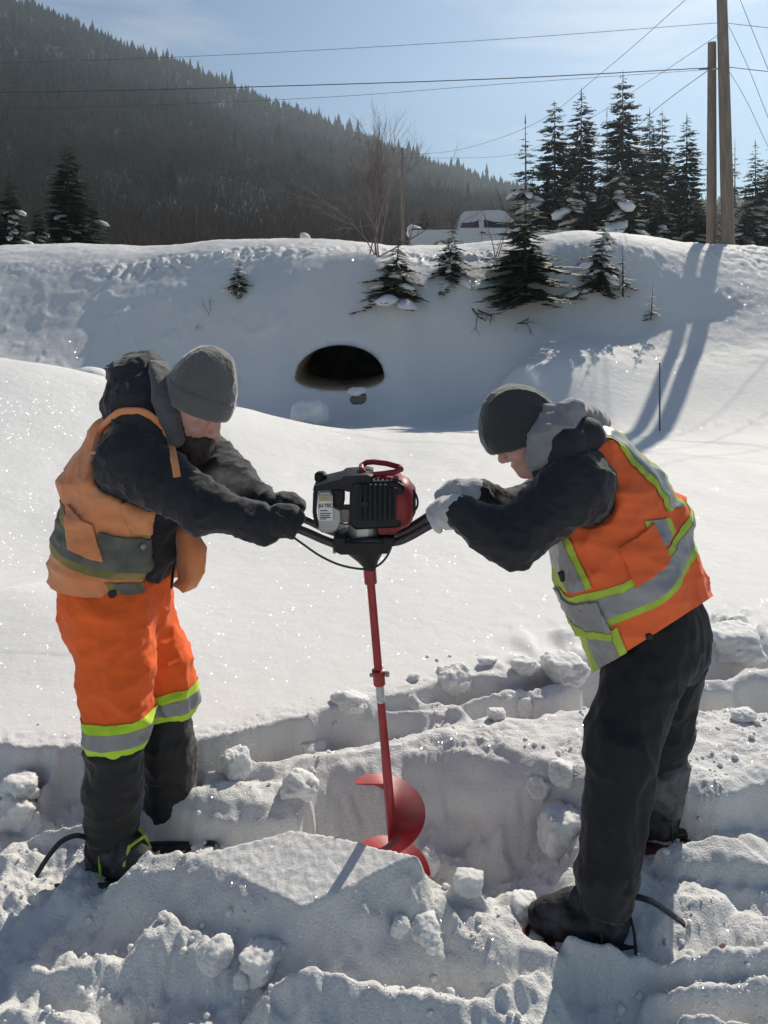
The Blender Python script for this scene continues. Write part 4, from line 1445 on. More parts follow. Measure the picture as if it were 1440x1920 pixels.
def run_on(pixels, objs, lift, n=6):
    """a line drawn over cloth"""
    out = []
    for (a, b) in zip(pixels[:-1], pixels[1:]):
        for k in range(n):
            out.append(onto(a[0] + (b[0] - a[0]) * k / n, a[1] + (b[1] - a[1]) * k / n, objs, lift)[0])
    out.append(onto(*pixels[-1], objs, lift)[0])
    for _ in range(2):
        out = [out[0]] + [(out[i - 1] + out[i] * 2 + out[i + 1]) / 4 for i in range(1, len(out) - 1)] + [out[-1]]
    return out


# ------------------------------------------------------------------ materials for people
def cloth(name, col, bump=0.25, weave=900.0, **k):
    return material(name, col, rough=k.pop('rough', 0.85), bump=bump, bscale=k.pop('bscale', 28.0), bdist=k.pop('bdist', 0.012), sheen=k.pop('sheen', 0.25), **k)
M_SKIN = material('skin', (0.52, 0.29, 0.23), rough=0.5, var=0.12, scale=14, col2=(0.60, 0.31, 0.25), sss=0.25, bump=0.15, bscale=200, bdist=0.002)
M_SKIN_PINK = material('flushed_skin', (0.60, 0.33, 0.29), rough=0.5, var=0.12, scale=12, col2=(0.66, 0.38, 0.33), sss=0.25, bump=0.1, bscale=200, bdist=0.002)
M_JACKET = cloth('black_softshell', (0.013, 0.015, 0.019), bump=0.7, bscale=22)
M_HOOD_BLACK = cloth('black_hood', (0.017, 0.019, 0.023), bump=0.4)
M_HOOD_GREY = cloth('grey_fleece', (0.075, 0.078, 0.082), bump=0.5, bscale=40, sheen=0.5)
M_HOOD_PALE = cloth('pale_grey_fleece', (0.24, 0.245, 0.25), bump=0.5, bscale=40, sheen=0.5)
M_HAT_GREY = cloth('grey_knit', (0.105, 0.10, 0.096), bump=0.7, bscale=120, bdist=0.006, sheen=0.9)
M_HAT_BLACK = cloth('black_knit', (0.030, 0.031, 0.033), bump=0.7, bscale=120, bdist=0.006, sheen=0.7)
M_VEST_OLD = cloth('faded_orange_vest', (0.85, 0.27, 0.10), var=0.18, scale=5, col2=(0.66, 0.29, 0.13), bump=0.6, bscale=16)
M_VEST_NEW = cloth('fluorescent_orange_vest', (1.0, 0.17, 0.045), var=0.06, scale=3, bump=0.6, bscale=14, sheen=0.1, transl=0.12)
M_TROUSER_OR = cloth('fluorescent_orange_trousers', (1.0, 0.15, 0.02), var=0.05, scale=3, bump=0.5, bscale=14, sheen=0.1, transl=0.12)
M_TROUSER_BK = cloth('black_work_trousers', (0.009, 0.010, 0.013), bump=0.6, bscale=18, sheen=0.1)
M_YELLOW = cloth('fluorescent_yellow_tape', (0.50, 0.78, 0.04), var=0.12, scale=12, bump=0.3)
M_YELLOW_VEST = cloth('vest_yellow_tape', (0.40, 0.55, 0.06), var=0.18, scale=14, bump=0.4)
M_YELLOW_OLD = cloth('dirty_yellow_tape', (0.25, 0.24, 0.07), var=0.35, scale=9, col2=(0.32, 0.22, 0.08), bump=0.3)
M_SILVER = material('reflective_silver_tape', (0.27, 0.28, 0.29), rough=0.4, var=0.08, scale=20, metallic=0.25, bump=0.2, bscale=30)
M_SILVER_OLD = material('dirty_silver_tape', (0.12, 0.12, 0.10), rough=0.6, var=0.3, scale=14, metallic=0.1, bump=0.2, bscale=30)
M_GAITER = cloth('black_gaiter', (0.010, 0.010, 0.011), bump=0.8, bscale=20, rough=0.7)
M_BOOT = material('black_boot', (0.012, 0.012, 0.013), rough=0.85, var=0.4, scale=22, col2=(0.06, 0.06, 0.065), bump=0.8, bscale=45, detail=8, spec=0.2)
M_BEARD = material('dark_beard', (0.045, 0.030, 0.024), rough=0.9, var=0.4, scale=60, bump=1.0, bscale=220, bdist=0.004)
M_GLOVE_BK = cloth('black_glove', (0.016, 0.017, 0.02), bump=0.5, bscale=40)
M_GLOVE_WH = cloth('white_knit_glove', (0.50, 0.50, 0.50), bump=0.7, bscale=110, bdist=0.004, sheen=0.5)
M_BLACKTRIM = material('black_webbing', (0.014, 0.014, 0.015), rough=0.7)
M_SNOWSHOE = material('black_snowshoe_plastic', (0.02, 0.02, 0.022), rough=0.5, var=0.2, scale=10)
M_SNOWSHOE_RED = material('dark_red_snowshoe_plastic', (0.07, 0.012, 0.012), rough=0.45, var=0.3, scale=10)
M_LIME = material('lime_binding', (0.42, 0.55, 0.05), rough=0.5)
M_SNOWY = material('snow_caked_gaiter', (0.03, 0.03, 0.032), rough=0.9, var=0.3, scale=11, col2=(0.13, 0.135, 0.15), bump=0.6, bscale=30, detail=8)


def disc(name, p, n, r, mat, parent, h=0.004):
    n = Vector(n).normalized()
    mb = MB(); mb.tube([Vector(p) - n * h, Vector(p) + n * h * 0.6, Vector(p) + n * h], [r, r, r * 0.7], 14)
    return mb.build(name, mat, parent)


# ================================================================== the bearded worker on the left
A = empty('person', G(225, 1600, 0.0))
tag(A, 'bearded worker in grey knit hat, faded orange vest and bright orange trousers gripping the auger', 'person')
yaw = rad(33)
fA = Vector((math.cos(yaw), -math.sin(yaw), 0)); sA = Vector((-math.sin(yaw), -math.cos(yaw), 0))   # forward, near side
UP = Vector((0, 0, 1))
pel, bel, che, upc, nek = K(222, 1095, 2.64), K(236, 1010, 2.64), K(266, 905, 2.63), K(298, 832, 2.62), K(328, 785, 2.60)
shN, elN, wrN = K(240, 858, 2.46), K(380, 950, 2.40), K(496, 983, 2.375)
shF, elF, wrF = K(370, 848, 2.79), K(428, 902, 2.66), K(502, 955, 2.52)
# head frame
uH = Vector((0.36, -0.10, 0.93)).normalized()
fH = Vector((0.80, -0.42, -0.36)); fH = (fH - uH * fH.dot(uH)).normalized()
sH = uH.cross(fH).normalized()
HA = K(362, 768, 2.545)
hfn = head_fn(HA, fH, sH, uH, 1.02)
hipN, knN, anN = K(200, 1125, 2.54), K(222, 1265, 2.54), K(213, 1580, 2.55)
hipF, knF, anF = K(250, 1115, 2.74), K(298, 1235, 2.73), K(314, 1520, 2.73)


def bodyA(P):
    d = hfn(P)
    d = smin(d, cap(P, HA - uH * 0.05 - fH * 0.02, nek, 0.058, 0.06), 0.02)
    Q = squash(P, che, sA, 1.3)
    d = smin(d, chain(Q, [pel, bel, che, upc, nek], [0.12, 0.125, 0.125, 0.095, 0.05], 0.03), 0.02)
    d = smin(d, chain(P, [shN, elN, wrN, wrN + (wrN - elN).normalized() * 0.02], [0.06, 0.048, 0.030, 0.022], 0.02), 0.02)
    d = smin(d, chain(P, [shF, elF, wrF, wrF + (wrF - elF).normalized() * 0.02], [0.06, 0.048, 0.030, 0.022], 0.02), 0.02)
    d = smin(d, chain(P, [hipN, knN, anN], [0.085, 0.065, 0.045], 0.02), 0.03)
    d = smin(d, chain(P, [hipF, knF, anF], [0.085, 0.065, 0.045], 0.02), 0.03)
    return d
lo, hi = bounds([pel, nek, HA, wrN, wrF, anN, anF, shN], 0.17)
garment('body', bodyA, lo, hi, 0.0075, M_SKIN, A)
# a finer face over the same head, part of the body surface
lo, hi = bounds([HA], 0.155)
garment('face', lambda P: smax(hfn(P) - 0.0012, plane(P, HA - fH * 0.0, -fH), 0.01), lo, hi, 0.0035, M_SKIN, A)


def jacketA(P):
    Q = squash(P, che, sA, 1.22)
    d = chain(Q, [pel + UP * 0.03, bel, che, upc, nek], [0.155, 0.165, 0.16, 0.125, 0.075], 0.04)
    d = smin(d, chain(P, [shN, elN, wrN], [0.108, 0.076, 0.053], 0.03), 0.05)
    d = smin(d, chain(P, [shF, elF, wrF], [0.108, 0.080, 0.056], 0.03), 0.05)
    d = smax(d, plane(P, wrN + (wrN - elN).normalized() * 0.0, (wrN - elN)), 0.012) if False else d
    return d
lo, hi = bounds([pel, nek, wrN, wrF, shN, shF], 0.26)
axN = (tuple((wrN - shN).normalized()), tuple((wrN - shN).normalized().cross(UP).normalized()), (0, 0, 1))
jk = garment('jacket', jacketA, lo, hi, 0.0068, M_JACKET, A, fold=[(0.011, (11, 4, 6), axN, 3, 2.6), (0.008, (22, 8, 12), axN, 8, 3.2), (0.0022, (50, 18, 30), axN, 15, 3.0)])

# trousers
def trouA(P):
    Q = squash(P, pel, sA, 1.2)
    d = chain(Q, [pel + UP * 0.06, pel - UP * 0.05], [0.152, 0.156], 0.03)
    d = smin(d, chain(P, [hipN, knN, K(220, 1362, 2.54)], [0.130, 0.112, 0.104], 0.03), 0.05)
    d = smin(d, chain(P, [hipF, knF, K(318, 1312, 2.74)], [0.122, 0.104, 0.092], 0.03), 0.04)
    zc = K(220, 1394, 2.54).z
    return smax(d, zc - 0.05 - P[2], 0.008)
lo, hi = bounds([pel + UP * 0.2, hipN, knN, knF, K(220, 1394, 2.54), hipF], 0.22)
tr = garment('trousers', trouA, lo, hi, 0.0075, M_TROUSER_OR, A, fold=[(0.014, (7, 7, 8), None, 21, 2.6), (0.007, (13, 13, 17), None, 22, 3.2)], cuts=[((0, 0, K(220, 1394, 2.54).z), (0, 0, -1))])
zt = [K(220, y, 2.54).z for y in (1331, 1348, 1377, 1400)]
split_p, split_n = K(284, 1330, 2.64), Vector((0.86, 0.5, 0)).normalized()
for sgn, nm in ((1, 'near'), (-1, 'far')):
    cut = (split_p, split_n * sgn)
    for z0, z1, mt, of in ((zt[1], zt[0], M_YELLOW, 0.0035), (zt[2], zt[1], M_SILVER, 0.0045), (zt[3], zt[2], M_YELLOW, 0.0035)):
        band(tr, [((0, 0, z1), (0, 0, 1)), ((0, 0, z0), (0, 0, -1)), cut], of, 'cuff_stripe', mt, tr)

# vest
hem_p, hem_n = K(178, 1098, 2.6), Vector((-0.36, 0.12, -0.9)).normalized()
def vest_core(P, g=0.0):
    Q = squash(P, che, sA, 1.24)
    return chain(Q, [K(214, 1120, 2.64), bel, che, upc, K(318, 805, 2.61)], [0.184 + g, 0.184 + g, 0.168 + g, 0.128 + g, 0.05 + g], 0.04)
openN = fA * 0.95 + sA * 0.10
def vestA(P):
    d = vest_core(P)
    d = smin(d, cap(P, K(205, 812, 2.60), K(150, 905, 2.63), 0.05, 0.07), 0.07)            # sagging back
    d = smax(d, -chain(P, [shN + sA * 0.0, elN], [0.122, 0.12], 0.02), 0.01)               # armholes
    d = smax(d, -chain(P, [shF, elF], [0.122, 0.12], 0.02), 0.01)
    d = smax(d, plane(P, K(300, 792, 2.6), Vector((0.35, -0.1, 0.93))), 0.02)
    # open front
    q = (P[0] - che.x) * sA.x + (P[1] - che.y) * sA.y
    f = (P[0] - che.x) * fA.x + (P[1] - che.y) * fA.y
    d = smax(d, np.minimum(f - 0.02, 0.075 - np.abs(q - 0.005) - 0.0 * f), 0.012)
    return d
lo, hi = bounds([pel, nek, bel], 0.34)
ve = garment('safety_vest', vestA, lo, hi, 0.0075, M_VEST_OLD, A, fold=[(0.012, (6, 6, 8), None, 31, 2.4), (0.006, (13, 13, 17), None, 32, 3.0)], cuts=[plane3(K(105, 1062, 2.64), K(212, 1120, 2.44), K(330, 1116, 2.50))])
axA = (upc - pel).normalized()
cN = K(225, 1045, 2.45)
def perp(p, n): return (p, n)
for hw, mt, of in ((0.060, M_YELLOW_OLD, 0.003), (0.036, M_SILVER_OLD, 0.005)):
    band(ve, [(cN + axA * hw, axA), (cN - axA * hw, -axA)], of, 'waist_stripe', mt, ve)
rt = Vector((0.93, 0, 0.36)).normalized()
c2 = K(283, 980, 2.45)
for hw, mt, of in ((0.046, M_YELLOW_OLD, 0.0035), (0.027, M_SILVER_OLD, 0.0055)):
    band(ve, [(c2 + rt * hw, rt), (c2 - rt * hw, -rt), (K(280, 1030, 2.5), -axA), ((0, 2.66, 0), (0, 1, 0))], of, 'chest_stripe', mt, ve)
c3 = K(232, 1090, 2.45)
for hw, mt, of in ((0.044, M_YELLOW_OLD, 0.0035), (0.026, M_SILVER_OLD, 0.0055)):
    band(ve, [(c3 + rt * hw, rt), (c3 - rt * hw, -rt), (K(230, 1078, 2.5), axA), ((0, 2.66, 0), (0, 1, 0))], of, 'lower_stripe', mt, ve)
rb_ = Vector((0.96, 0, 0.28)).normalized()
for (xa, xb, ya, yb) in ((206, 324, 1012, 1072), (140, 200, 1000, 1062)):
    band(ve, [(K(xb, 1040, 2.45), rb_), (K(xa, 1040, 2.45), -rb_), (K(260, ya, 2.45), axA), (K(260, yb, 2.45), -axA), ((0, 2.62, 0), (0, 1, 0))], 0.009, 'pocket', M_VEST_OLD if xa < 200 else M_SILVER_OLD, ve, 0.007, True)
band(ve, [(K(322, 960, 2.45), rb_), (K(236, 960, 2.45), -rb_), (K(260, 948, 2.45), axA), (K(260, 1004, 2.45), -axA), ((0, 2.62, 0), (0, 1, 0))], 0.008, 'chest_pocket', M_VEST_OLD, ve, 0.006, True)
# shoulder strap piping round the near armhole



def sheet_piece(name, grid_pts, thick, mat, parent, sub=2):
    """solid curved cloth panel from a grid of world points"""
    R, C = len(grid_pts), len(grid_pts[0])
    V = [p for row in grid_pts for p in row]
    F = [(r * C + c, r * C + c + 1, (r + 1) * C + c + 1, (r + 1) * C + c) for r in range(R - 1) for c in range(C - 1)]
    me = bpy.data.meshes.new(name); me.from_pydata([tuple(v) for v in V], [], F)
    bm = bmesh.new(); bm.from_mesh(me)
    bmesh.ops.subdivide_edges(bm, edges=list(bm.edges), cuts=sub, use_grid_fill=True, smooth=0.0)
    bmesh.ops.solidify(bm, geom=list(bm.faces), thickness=thick)
    bmesh.ops.recalc_face_normals(bm, faces=bm.faces)
    bm.to_mesh(me); bm.free()
    me.polygons.foreach_set('use_smooth', np.ones(len(me.polygons), bool))
    return obj(name, me, mat, parent)


sheet_piece('front_panel', [[K(332, 985, 2.60), K(352, 992, 2.56), K(368, 1000, 2.58)], [K(335, 1050, 2.60), K(362, 1040, 2.53), K(386, 1026, 2.56)], [K(338, 1085, 2.60), K(360, 1085, 2.54), K(382, 1070, 2.57)], [K(325, 1100, 2.60), K(345, 1108, 2.55), K(366, 1098, 2.58)]], 0.008, M_VEST_OLD, ve)
sheet_piece('back_flap', [[K(196, 812, 2.56), K(180, 812, 2.64), K(190, 800, 2.72)], [K(160, 858, 2.54), K(138, 852, 2.64), K(150, 850, 2.73)], [K(140, 885, 2.54), K(118, 880, 2.64), K(128, 875, 2.73)], [K(162, 908, 2.53), K(150, 905, 2.62), K(158, 905, 2.70)]], 0.008, M_VEST_OLD, ve)
mb = MB(); st = run_on([(334, 992), (330, 1040), (322, 1100)], [jk, ve], 0.004); mb.tube(st, 0.008, 6, flat=0.6); mb.build('zip', M_BLACKTRIM, ve)
disc('snap', *onto(264, 1024, [ve], 0.018), 0.009, M_SILVER, ve)
disc('snap', *onto(210, 1112, [ve], 0.006), 0.013, M_BLACKTRIM, ve)
mb = MB(); mb.box(onto(126, 1082, [tr], 0.003)[0], (0.04, 0.01, 0.015), None, 0.003); mb.build('brand_tag', M_BLACKTRIM, tr)

# hood, hat, beard
def hoodA(P):
    d = ell(P, K(266, 742, 2.61), (0.108, 0.17, 0.115))
    d = smin(d, ell(P, K(250, 690, 2.64), (0.075, 0.13, 0.055), (tuple(Vector((0.85, 0, 0.5)).normalized()), (0, 1, 0), tuple(Vector((-0.5, 0, 0.85)).normalized()))), 0.05)
    d = smin(d, chain(P, [K(222, 770, 2.52), K(268, 800, 2.48), K(300, 838, 2.46)], [0.05, 0.045, 0.03], 0.03), 0.04)
    d = smax(d, -ell(P, K(330, 690, 2.60), (0.06, 0.10, 0.075)), 0.02)
    return d
lo, hi = bounds([K(258, 742, 2.62), K(335, 830, 2.45)], 0.2)
hd = garment('hood', hoodA, lo, hi, 0.007, M_HOOD_BLACK, A, fold=[(0.022, (8, 5, 10), None, 41, 2.6), (0.010, (19, 11, 22), None, 42, 3.2)])
def liningA(P):
    axl = (tuple(Vector((0.9, 0, 0.42)).normalized()), (0, 1, 0), tuple(Vector((-0.42, 0, 0.9)).normalized()))
    d = ell(P, K(320, 748, 2.55), (0.034, 0.11, 0.128), axl)
    return smin(d, chain(P, [K(305, 690, 2.58), K(306, 745, 2.49), K(330, 822, 2.46)], [0.016, 0.022, 0.020], 0.03), 0.04)
lo, hi = bounds([K(312, 735, 2.57)], 0.2)
garment('hood_lining', liningA, lo, hi, 0.006, M_HOOD_GREY, hd, fold=[(0.014, (10, 6, 6), None, 43, 2.8)])

mb = MB(); st = run_on([(178, 850), (190, 800), (225, 770), (270, 772), (305, 800), (322, 845), (332, 895)], [jk, ve, hd], 0.004)
mb.tube(st, [0.011] * len(st), 8, flat=0.55); mb.build('armhole_binding', M_VEST_OLD, ve)


def hat(H, f, s, u, parent, mat, top=0.175, fw=0.112, sd=0.098, cuff=True, cuff_h=0.065, tilt=0.0, shift=0.0, crown_shift=0.0, seed=50, lift=0.012):
    ax = (tuple(f), tuple(s), tuple(u))
    base = H + u * lift + f * shift
    un = (u + f * tilt).normalized()
    def crown(P):
        d = ell(P, base + u * 0.01 + f * crown_shift, (fw, sd, top), ax)
        d = smin(d, ell(P, base + u * (top * 0.62) + f * crown_shift * 1.6, (fw * 0.55, sd * 0.62, top * 0.36), ax), 0.05)
        return smax(d, -plane(P, base - un * 0.002, un), 0.008)
    lo, hi = bounds([base], 0.22)
    o = garment('knit_hat', crown, lo, hi, 0.005, mat, parent, fold=[(0.006, (14, 14, 8), ax, seed, 1.6), (0.0016, (90, 90, 90), ax, seed + 1, 1.0)])
    if cuff:
        def cf(P):
            d = ell(P, base + u * 0.01, (fw + 0.007, sd + 0.007, top + 0.05), ax)
            d = smax(d, plane(P, base + un * (cuff_h * 0.55), un), 0.012)
            return smax(d, -plane(P, base - un * cuff_h * 0.5, un), 0.012)
        garment('turned_up_cuff', cf, lo, hi, 0.005, mat, o, fold=[(0.0025, (20, 20, 14), ax, seed + 5, 1.6), (0.0014, (100, 100, 100), ax, seed + 2, 1.0)])
    return o
hat(HA + fH * 0.004, fH, sH, uH, A, M_HAT_GREY, top=0.152, fw=0.115, sd=0.102, tilt=0.05, cuff_h=0.066, lift=0.046)
LA = lambda a, b, c: v3(HA + fH * a + sH * b + uH * c)
axH = (tuple(fH), tuple(sH), tuple(uH))
def beardA(P):
    d = ell(P, LA(0.040, 0, -0.088), (0.066, 0.066, 0.056), axH)
    d = smin(d, ell(P, LA(0.070, 0, -0.118), (0.038, 0.040, 0.030), axH), 0.03)
    for q in (-1, 1):
        d = smin(d, cap(P, LA(0.012, q * 0.066, -0.02), LA(0.03, q * 0.062, -0.075), 0.014, 0.022), 0.02)
    d = smax(d, -ell(P, LA(0.085, 0, -0.022), (0.05, 0.062, 0.036), axH), 0.01)
    d = smin(d, cap(P, LA(0.098, -0.022, -0.062), LA(0.098, 0.022, -0.062), 0.0085, 0.0085), 0.008)     # moustache
    return d
lo, hi = bounds([LA(0.05, 0, -0.08)], 0.12)
garment('beard', beardA, lo, hi, 0.0038, M_BEARD, A, fold=[(0.006, (45, 45, 22), axH, 61, 1.5), (0.003, (110, 110, 50), axH, 62, 1.5)])

# gaiters and boots
def gaiter(pts, rs, lo_z, name, parent, mat, seed, top_roll=None):
    def fn(P):
        d = chain(P, pts, rs, 0.02)
        if top_roll: d = smin(d, cap(P, top_roll[0], top_roll[1], top_roll[2], top_roll[2]), 0.02)
        return d
    lo, hi = bounds(pts, max(rs) + 0.03)
    return garment(name, fn, lo, hi, 0.0065, mat, parent, fold=[(0.011, (7, 7, 10), None, seed, 2.4), (0.006, (17, 17, 22), None, seed + 1, 2.6)])
gaiter([K(214, 1400, 2.54), K(213, 1470, 2.545), K(212, 1565, 2.55)], [0.092, 0.088, 0.082], 0, 'gaiter', A, M_GAITER, 71)
gaiter([K(310, 1352, 2.73), K(318, 1425, 2.73), K(316, 1545, 2.735)], [0.082, 0.088, 0.080], 0, 'gaiter', A, M_GAITER, 73)


def boot(heel, toe, ankle, r, parent, name='boot', mat=None):
    d_ = (toe - heel).normalized()
    def fn(P):
        d = chain(P, [heel + UP * r * 0.9, heel.lerp(toe, 0.55) + UP * r * 0.8, toe + UP * r * 0.55], [r, r * 0.9, r * 0.58], 0.02)
        d = smin(d, cap(P, heel.lerp(toe, 0.12) + UP * r, ankle, r * 1.02, r * 1.08), 0.03)
        sole = chain(P, [heel + UP * 0.012, toe + UP * 0.012], [r * 0.98, r * 0.86], 0.01)
        d = smin(d, smax(sole, P[2] - (max(heel.z, toe.z) + 0.028), 0.004), 0.006)
        return smax(d, min(heel.z, toe.z) - 0.008 - P[2], 0.006)
    lo, hi = bounds([heel, toe, ankle], r * 1.5)
    return garment(name, fn, lo, hi, 0.006, mat or M_BOOT, parent, fold=[(0.006, (14, 14, 18), None, 80, 1.8)])
hl = K(196, 1612, 2.55); toe = hl + fA * 0.18 + Vector((0.01, 0.03, 0.0))
bt = boot(hl, toe, K(212, 1560, 2.55), 0.058, A)
for k in (0.42, 0.58, 0.74):
    p = hl.lerp(toe, k) + UP * 0.092
    mb = MB(); sd_ = Vector((fA.y, -fA.x, 0)); mb.tube([p - sd_ * 0.05 - UP * 0.05, p - sd_ * 0.03, p + sd_ * 0.03, p + sd_ * 0.05 - UP * 0.05], 0.006, 6); mb.build('lace', M_LIME, bt)
hl2 = K(300, 1572, 2.74); toe2 = hl2 + fA * 0.18
boot(hl2, toe2, K(318, 1500, 2.73), 0.056, A)

# gloves
barN = (K(640, 1022, 2.36), K(556, 990, 2.365)); barF = (K(640, 1002, 2.50), K(556, 968, 2.50))
adN = (barN[1] - barN[0]).normalized(); adF = (barF[1] - barF[0]).normalized()
gN = K(534, 983, 2.367); gF = K(538, 960, 2.505)
GA = Vector((0, -0.25, 1)).normalized()
for c_, ad, w_ in ((gN, adN, wrN), (gF, adF, wrF)):
    ax_bar = Vector((0.22, -0.94, 0.0)).normalized() if False else ad
    fn = grip_fn(c_, ad, Vector((-0.25, 0.1, 1)), w_, rb=0.0135, fr=0.0125, flip=-1, sp=0.022)
    lo, hi = bounds([c_, w_], 0.11)
    g_ = garment('glove', lambda P, fn=fn, w=w_, c=c_: smin(fn(P), cap(P, c.lerp(w, 0.55), w, 0.040, 0.047), 0.02), lo, hi, 0.0045, M_GLOVE_BK, A, fold=[(0.004, (26, 26, 26), None, 90, 1.8)])

# ================================================================== the stooping worker on the right
B = empty('person', G(1125, 1745, -0.02))
tag(B, 'stooping worker in black hat, white gloves, orange safety vest and black trousers', 'person')
yb = rad(14)
fB = Vector((-math.cos(yb), math.sin(yb), 0)); sB = Vector((-math.sin(yb), -math.cos(yb), 0))       # forward, near side
bp_, bw, bc, bu, bn = K(1240, 1170, 2.45), K(1192, 1070, 2.44), K(1142, 955, 2.43), K(1094, 880, 2.42), K(1038, 842, 2.41)
bsN, beN, bwN = K(1082, 912, 2.27), K(957, 1012, 2.21), K(856, 957, 2.245)
bsF, beF, bwF = K(1085, 900, 2.58), K(968, 956, 2.50), K(890, 926, 2.43)
uB = Vector((-0.47, 0.0, 0.88)).normalized()
fHB = Vector((-0.88, 0.12, -0.47)); fHB = (fHB - uB * fHB.dot(uB)).normalized()
sHB = uB.cross(fHB).normalized()
HB = K(993, 812, 2.40)
hfb = head_fn(HB, fHB, sHB, uB, 0.97)
bhN, bkN, baN = K(1222, 1190, 2.37), K(1168, 1400, 2.27), K(1136, 1650, 2.25)
bhF, bkF, baF = K(1258, 1180, 2.55), K(1243, 1375, 2.62), K(1236, 1530, 2.66)


def bodyB(P):
    d = hfb(P)
    d = smin(d, cap(P, HB - uB * 0.06 - fHB * 0.02, bn, 0.052, 0.056), 0.02)
    Q = squash(P, bc, sB, 1.3)
    d = smin(d, chain(Q, [bp_, bw, bc, bu, bn], [0.12, 0.12, 0.12, 0.09, 0.05], 0.03), 0.02)
    d = smin(d, chain(P, [bsN, beN, bwN], [0.06, 0.046, 0.032], 0.02), 0.02)
    d = smin(d, chain(P, [bsF, beF, bwF], [0.06, 0.040, 0.030], 0.02), 0.02)
    d = smin(d, chain(P, [bhN, bkN, baN], [0.085, 0.065, 0.045], 0.02), 0.03)
    d = smin(d, chain(P, [bhF, bkF, baF], [0.085, 0.06, 0.045], 0.02), 0.03)
    return d
lo, hi = bounds([bp_, bn, HB, bwN, bwF, baN, baF], 0.16)
garment('body', bodyB, lo, hi, 0.0075, M_SKIN_PINK, B)
lo, hi = bounds([HB], 0.15)
garment('face', lambda P: smax(hfb(P) - 0.0012, plane(P, HB, -fHB), 0.01), lo, hi, 0.0035, M_SKIN_PINK, B)


def jacketB(P):
    Q = squash(P, bc, sB, 1.2)
    d = chain(Q, [bw, bc, bu, bn], [0.14, 0.132, 0.105, 0.08], 0.04)
    d = smin(d, chain(P, [bsN, beN, beN.lerp(bwN, 0.86)], [0.106, 0.074, 0.054], 0.03), 0.06)
    d = smin(d, chain(P, [bsF, beF, beF.lerp(bwF, 0.9)], [0.108, 0.056, 0.048], 0.03), 0.05)
    return d
lo, hi = bounds([bw, bn, bwN, bwF, bsN, bsF, beN], 0.22)
garment('jacket', jacketB, lo, hi, 0.0068, M_JACKET, B, fold=[(0.010, (8, 6, 8), None, 103, 2.6), (0.008, (17, 12, 17), None, 108, 3.2), (0.0022, (42, 28, 42), None, 109, 3.0)])


def trouB(P):
    Q = squash(P, bp_, sB, 1.18)
    d = chain(Q, [K(1225, 1120, 2.45), bp_, K(1248, 1205, 2.45)], [0.122, 0.130, 0.128], 0.03)
    d = smin(d, chain(P, [bhN, bkN, K(1138, 1625, 2.25)], [0.118, 0.103, 0.082], 0.03), 0.05)
    d = smin(d, chain(P, [bhF, bkF, K(1238, 1450, 2.64)], [0.125, 0.088, 0.078], 0.03), 0.04)
    return d
lo, hi = bounds([bp_ + UP * 0.15, K(1138, 1640, 2.25), bhF, baF, bkN], 0.2)
garment('trousers', trouB, lo, hi, 0.0075, M_TROUSER_BK, B, fold=[(0.010, (9, 9, 5), None, 121, 2.4), (0.007, (13, 13, 10), None, 122, 3.2)])

hemB_p = K(1228, 1187, 2.43); hemB_n = Vector((0.54, 0.05, -0.84)).normalized()
def vestB(P):
    Q = squash(P, bw, sB, 1.13)
    d = chain(Q, [K(1232, 1200, 2.44), K(1170, 1058, 2.43), K(1142, 950, 2.43), K(1106, 880, 2.42)], [0.212, 0.205, 0.176, 0.140], 0.04)
    d = smin(d, ell(P, K(1250, 955, 2.45), (0.055, 0.14, 0.055)), 0.05)                      # sagging back pouch
    d = smax(d, -chain(P, [K(1078, 918, 2.22), K(960, 1005, 2.12)], [0.130, 0.125], 0.02), 0.01)
    d = smax(d, -chain(P, [K(1075, 905, 2.64), K(960, 960, 2.66)], [0.128, 0.12], 0.02), 0.01)
    d = smax(d, -cap(P, K(1060, 815, 2.42), K(1000, 860, 2.42), 0.062, 0.12), 0.012)           # neck
    return d
lo, hi = bounds([K(1240, 1200, 2.44), K(1080, 850, 2.42), K(1250, 955, 2.45), K(1050, 1080, 2.43)], 0.27)
vb = garment('safety_vest', vestB, lo, hi, 0.007, M_VEST_NEW, B, fold=[(0.013, (5, 5, 7), None, 133, 2.4), (0.007, (12, 12, 15), None, 134, 3.2)], cuts=[plane3(K(1110, 1262, 2.42), K(1228, 1188, 2.22), K(1345, 1112, 2.44))])
axB = -hemB_n
yc = 2.24
cB = K(1180, 1108, yc)
for (h0, h1, mt, of) in ((0.048, 0.028, M_YELLOW_VEST, 0.003), (0.028, -0.028, M_SILVER, 0.0045), (-0.028, -0.048, M_YELLOW_VEST, 0.003)):
    band(vb, [(cB + axB * h0, axB), (cB + axB * h1, -axB)], of, 'waist_stripe', mt, vb)
rB = Vector((0.92, 0, 0.39)).normalized()
near = ((0, 2.46, 0), (0, 1, 0))
cF = K(1082, 1100, yc)
for (h0, h1, mt) in ((0.040, 0.022, M_YELLOW_VEST), (0.022, -0.022, M_SILVER), (-0.022, -0.040, M_YELLOW_VEST)):
    band(vb, [(cF + rB * h0, rB), (cF + rB * h1, -rB), (cB + axB * 0.058, -axB), (K(1050, 1042, yc), axB), near], 0.006 if mt is M_SILVER else 0.0045, 'front_stripe', mt, vb, 0.0, True)
cL = K(1140, 1225, yc)
for (h0, h1, mt) in ((0.050, 0.028, M_YELLOW_VEST), (0.028, -0.028, M_SILVER), (-0.028, -0.050, M_YELLOW_VEST)):
    band(vb, [(cL + rB * h0, rB), (cL + rB * h1, -rB), (cB - axB * 0.058, axB), near], 0.006 if mt is M_SILVER else 0.0045, 'lower_stripe', mt, vb)
cK = K(1246, 1010, yc)
rK = Vector((0.93, 0, 0.36)).normalized()
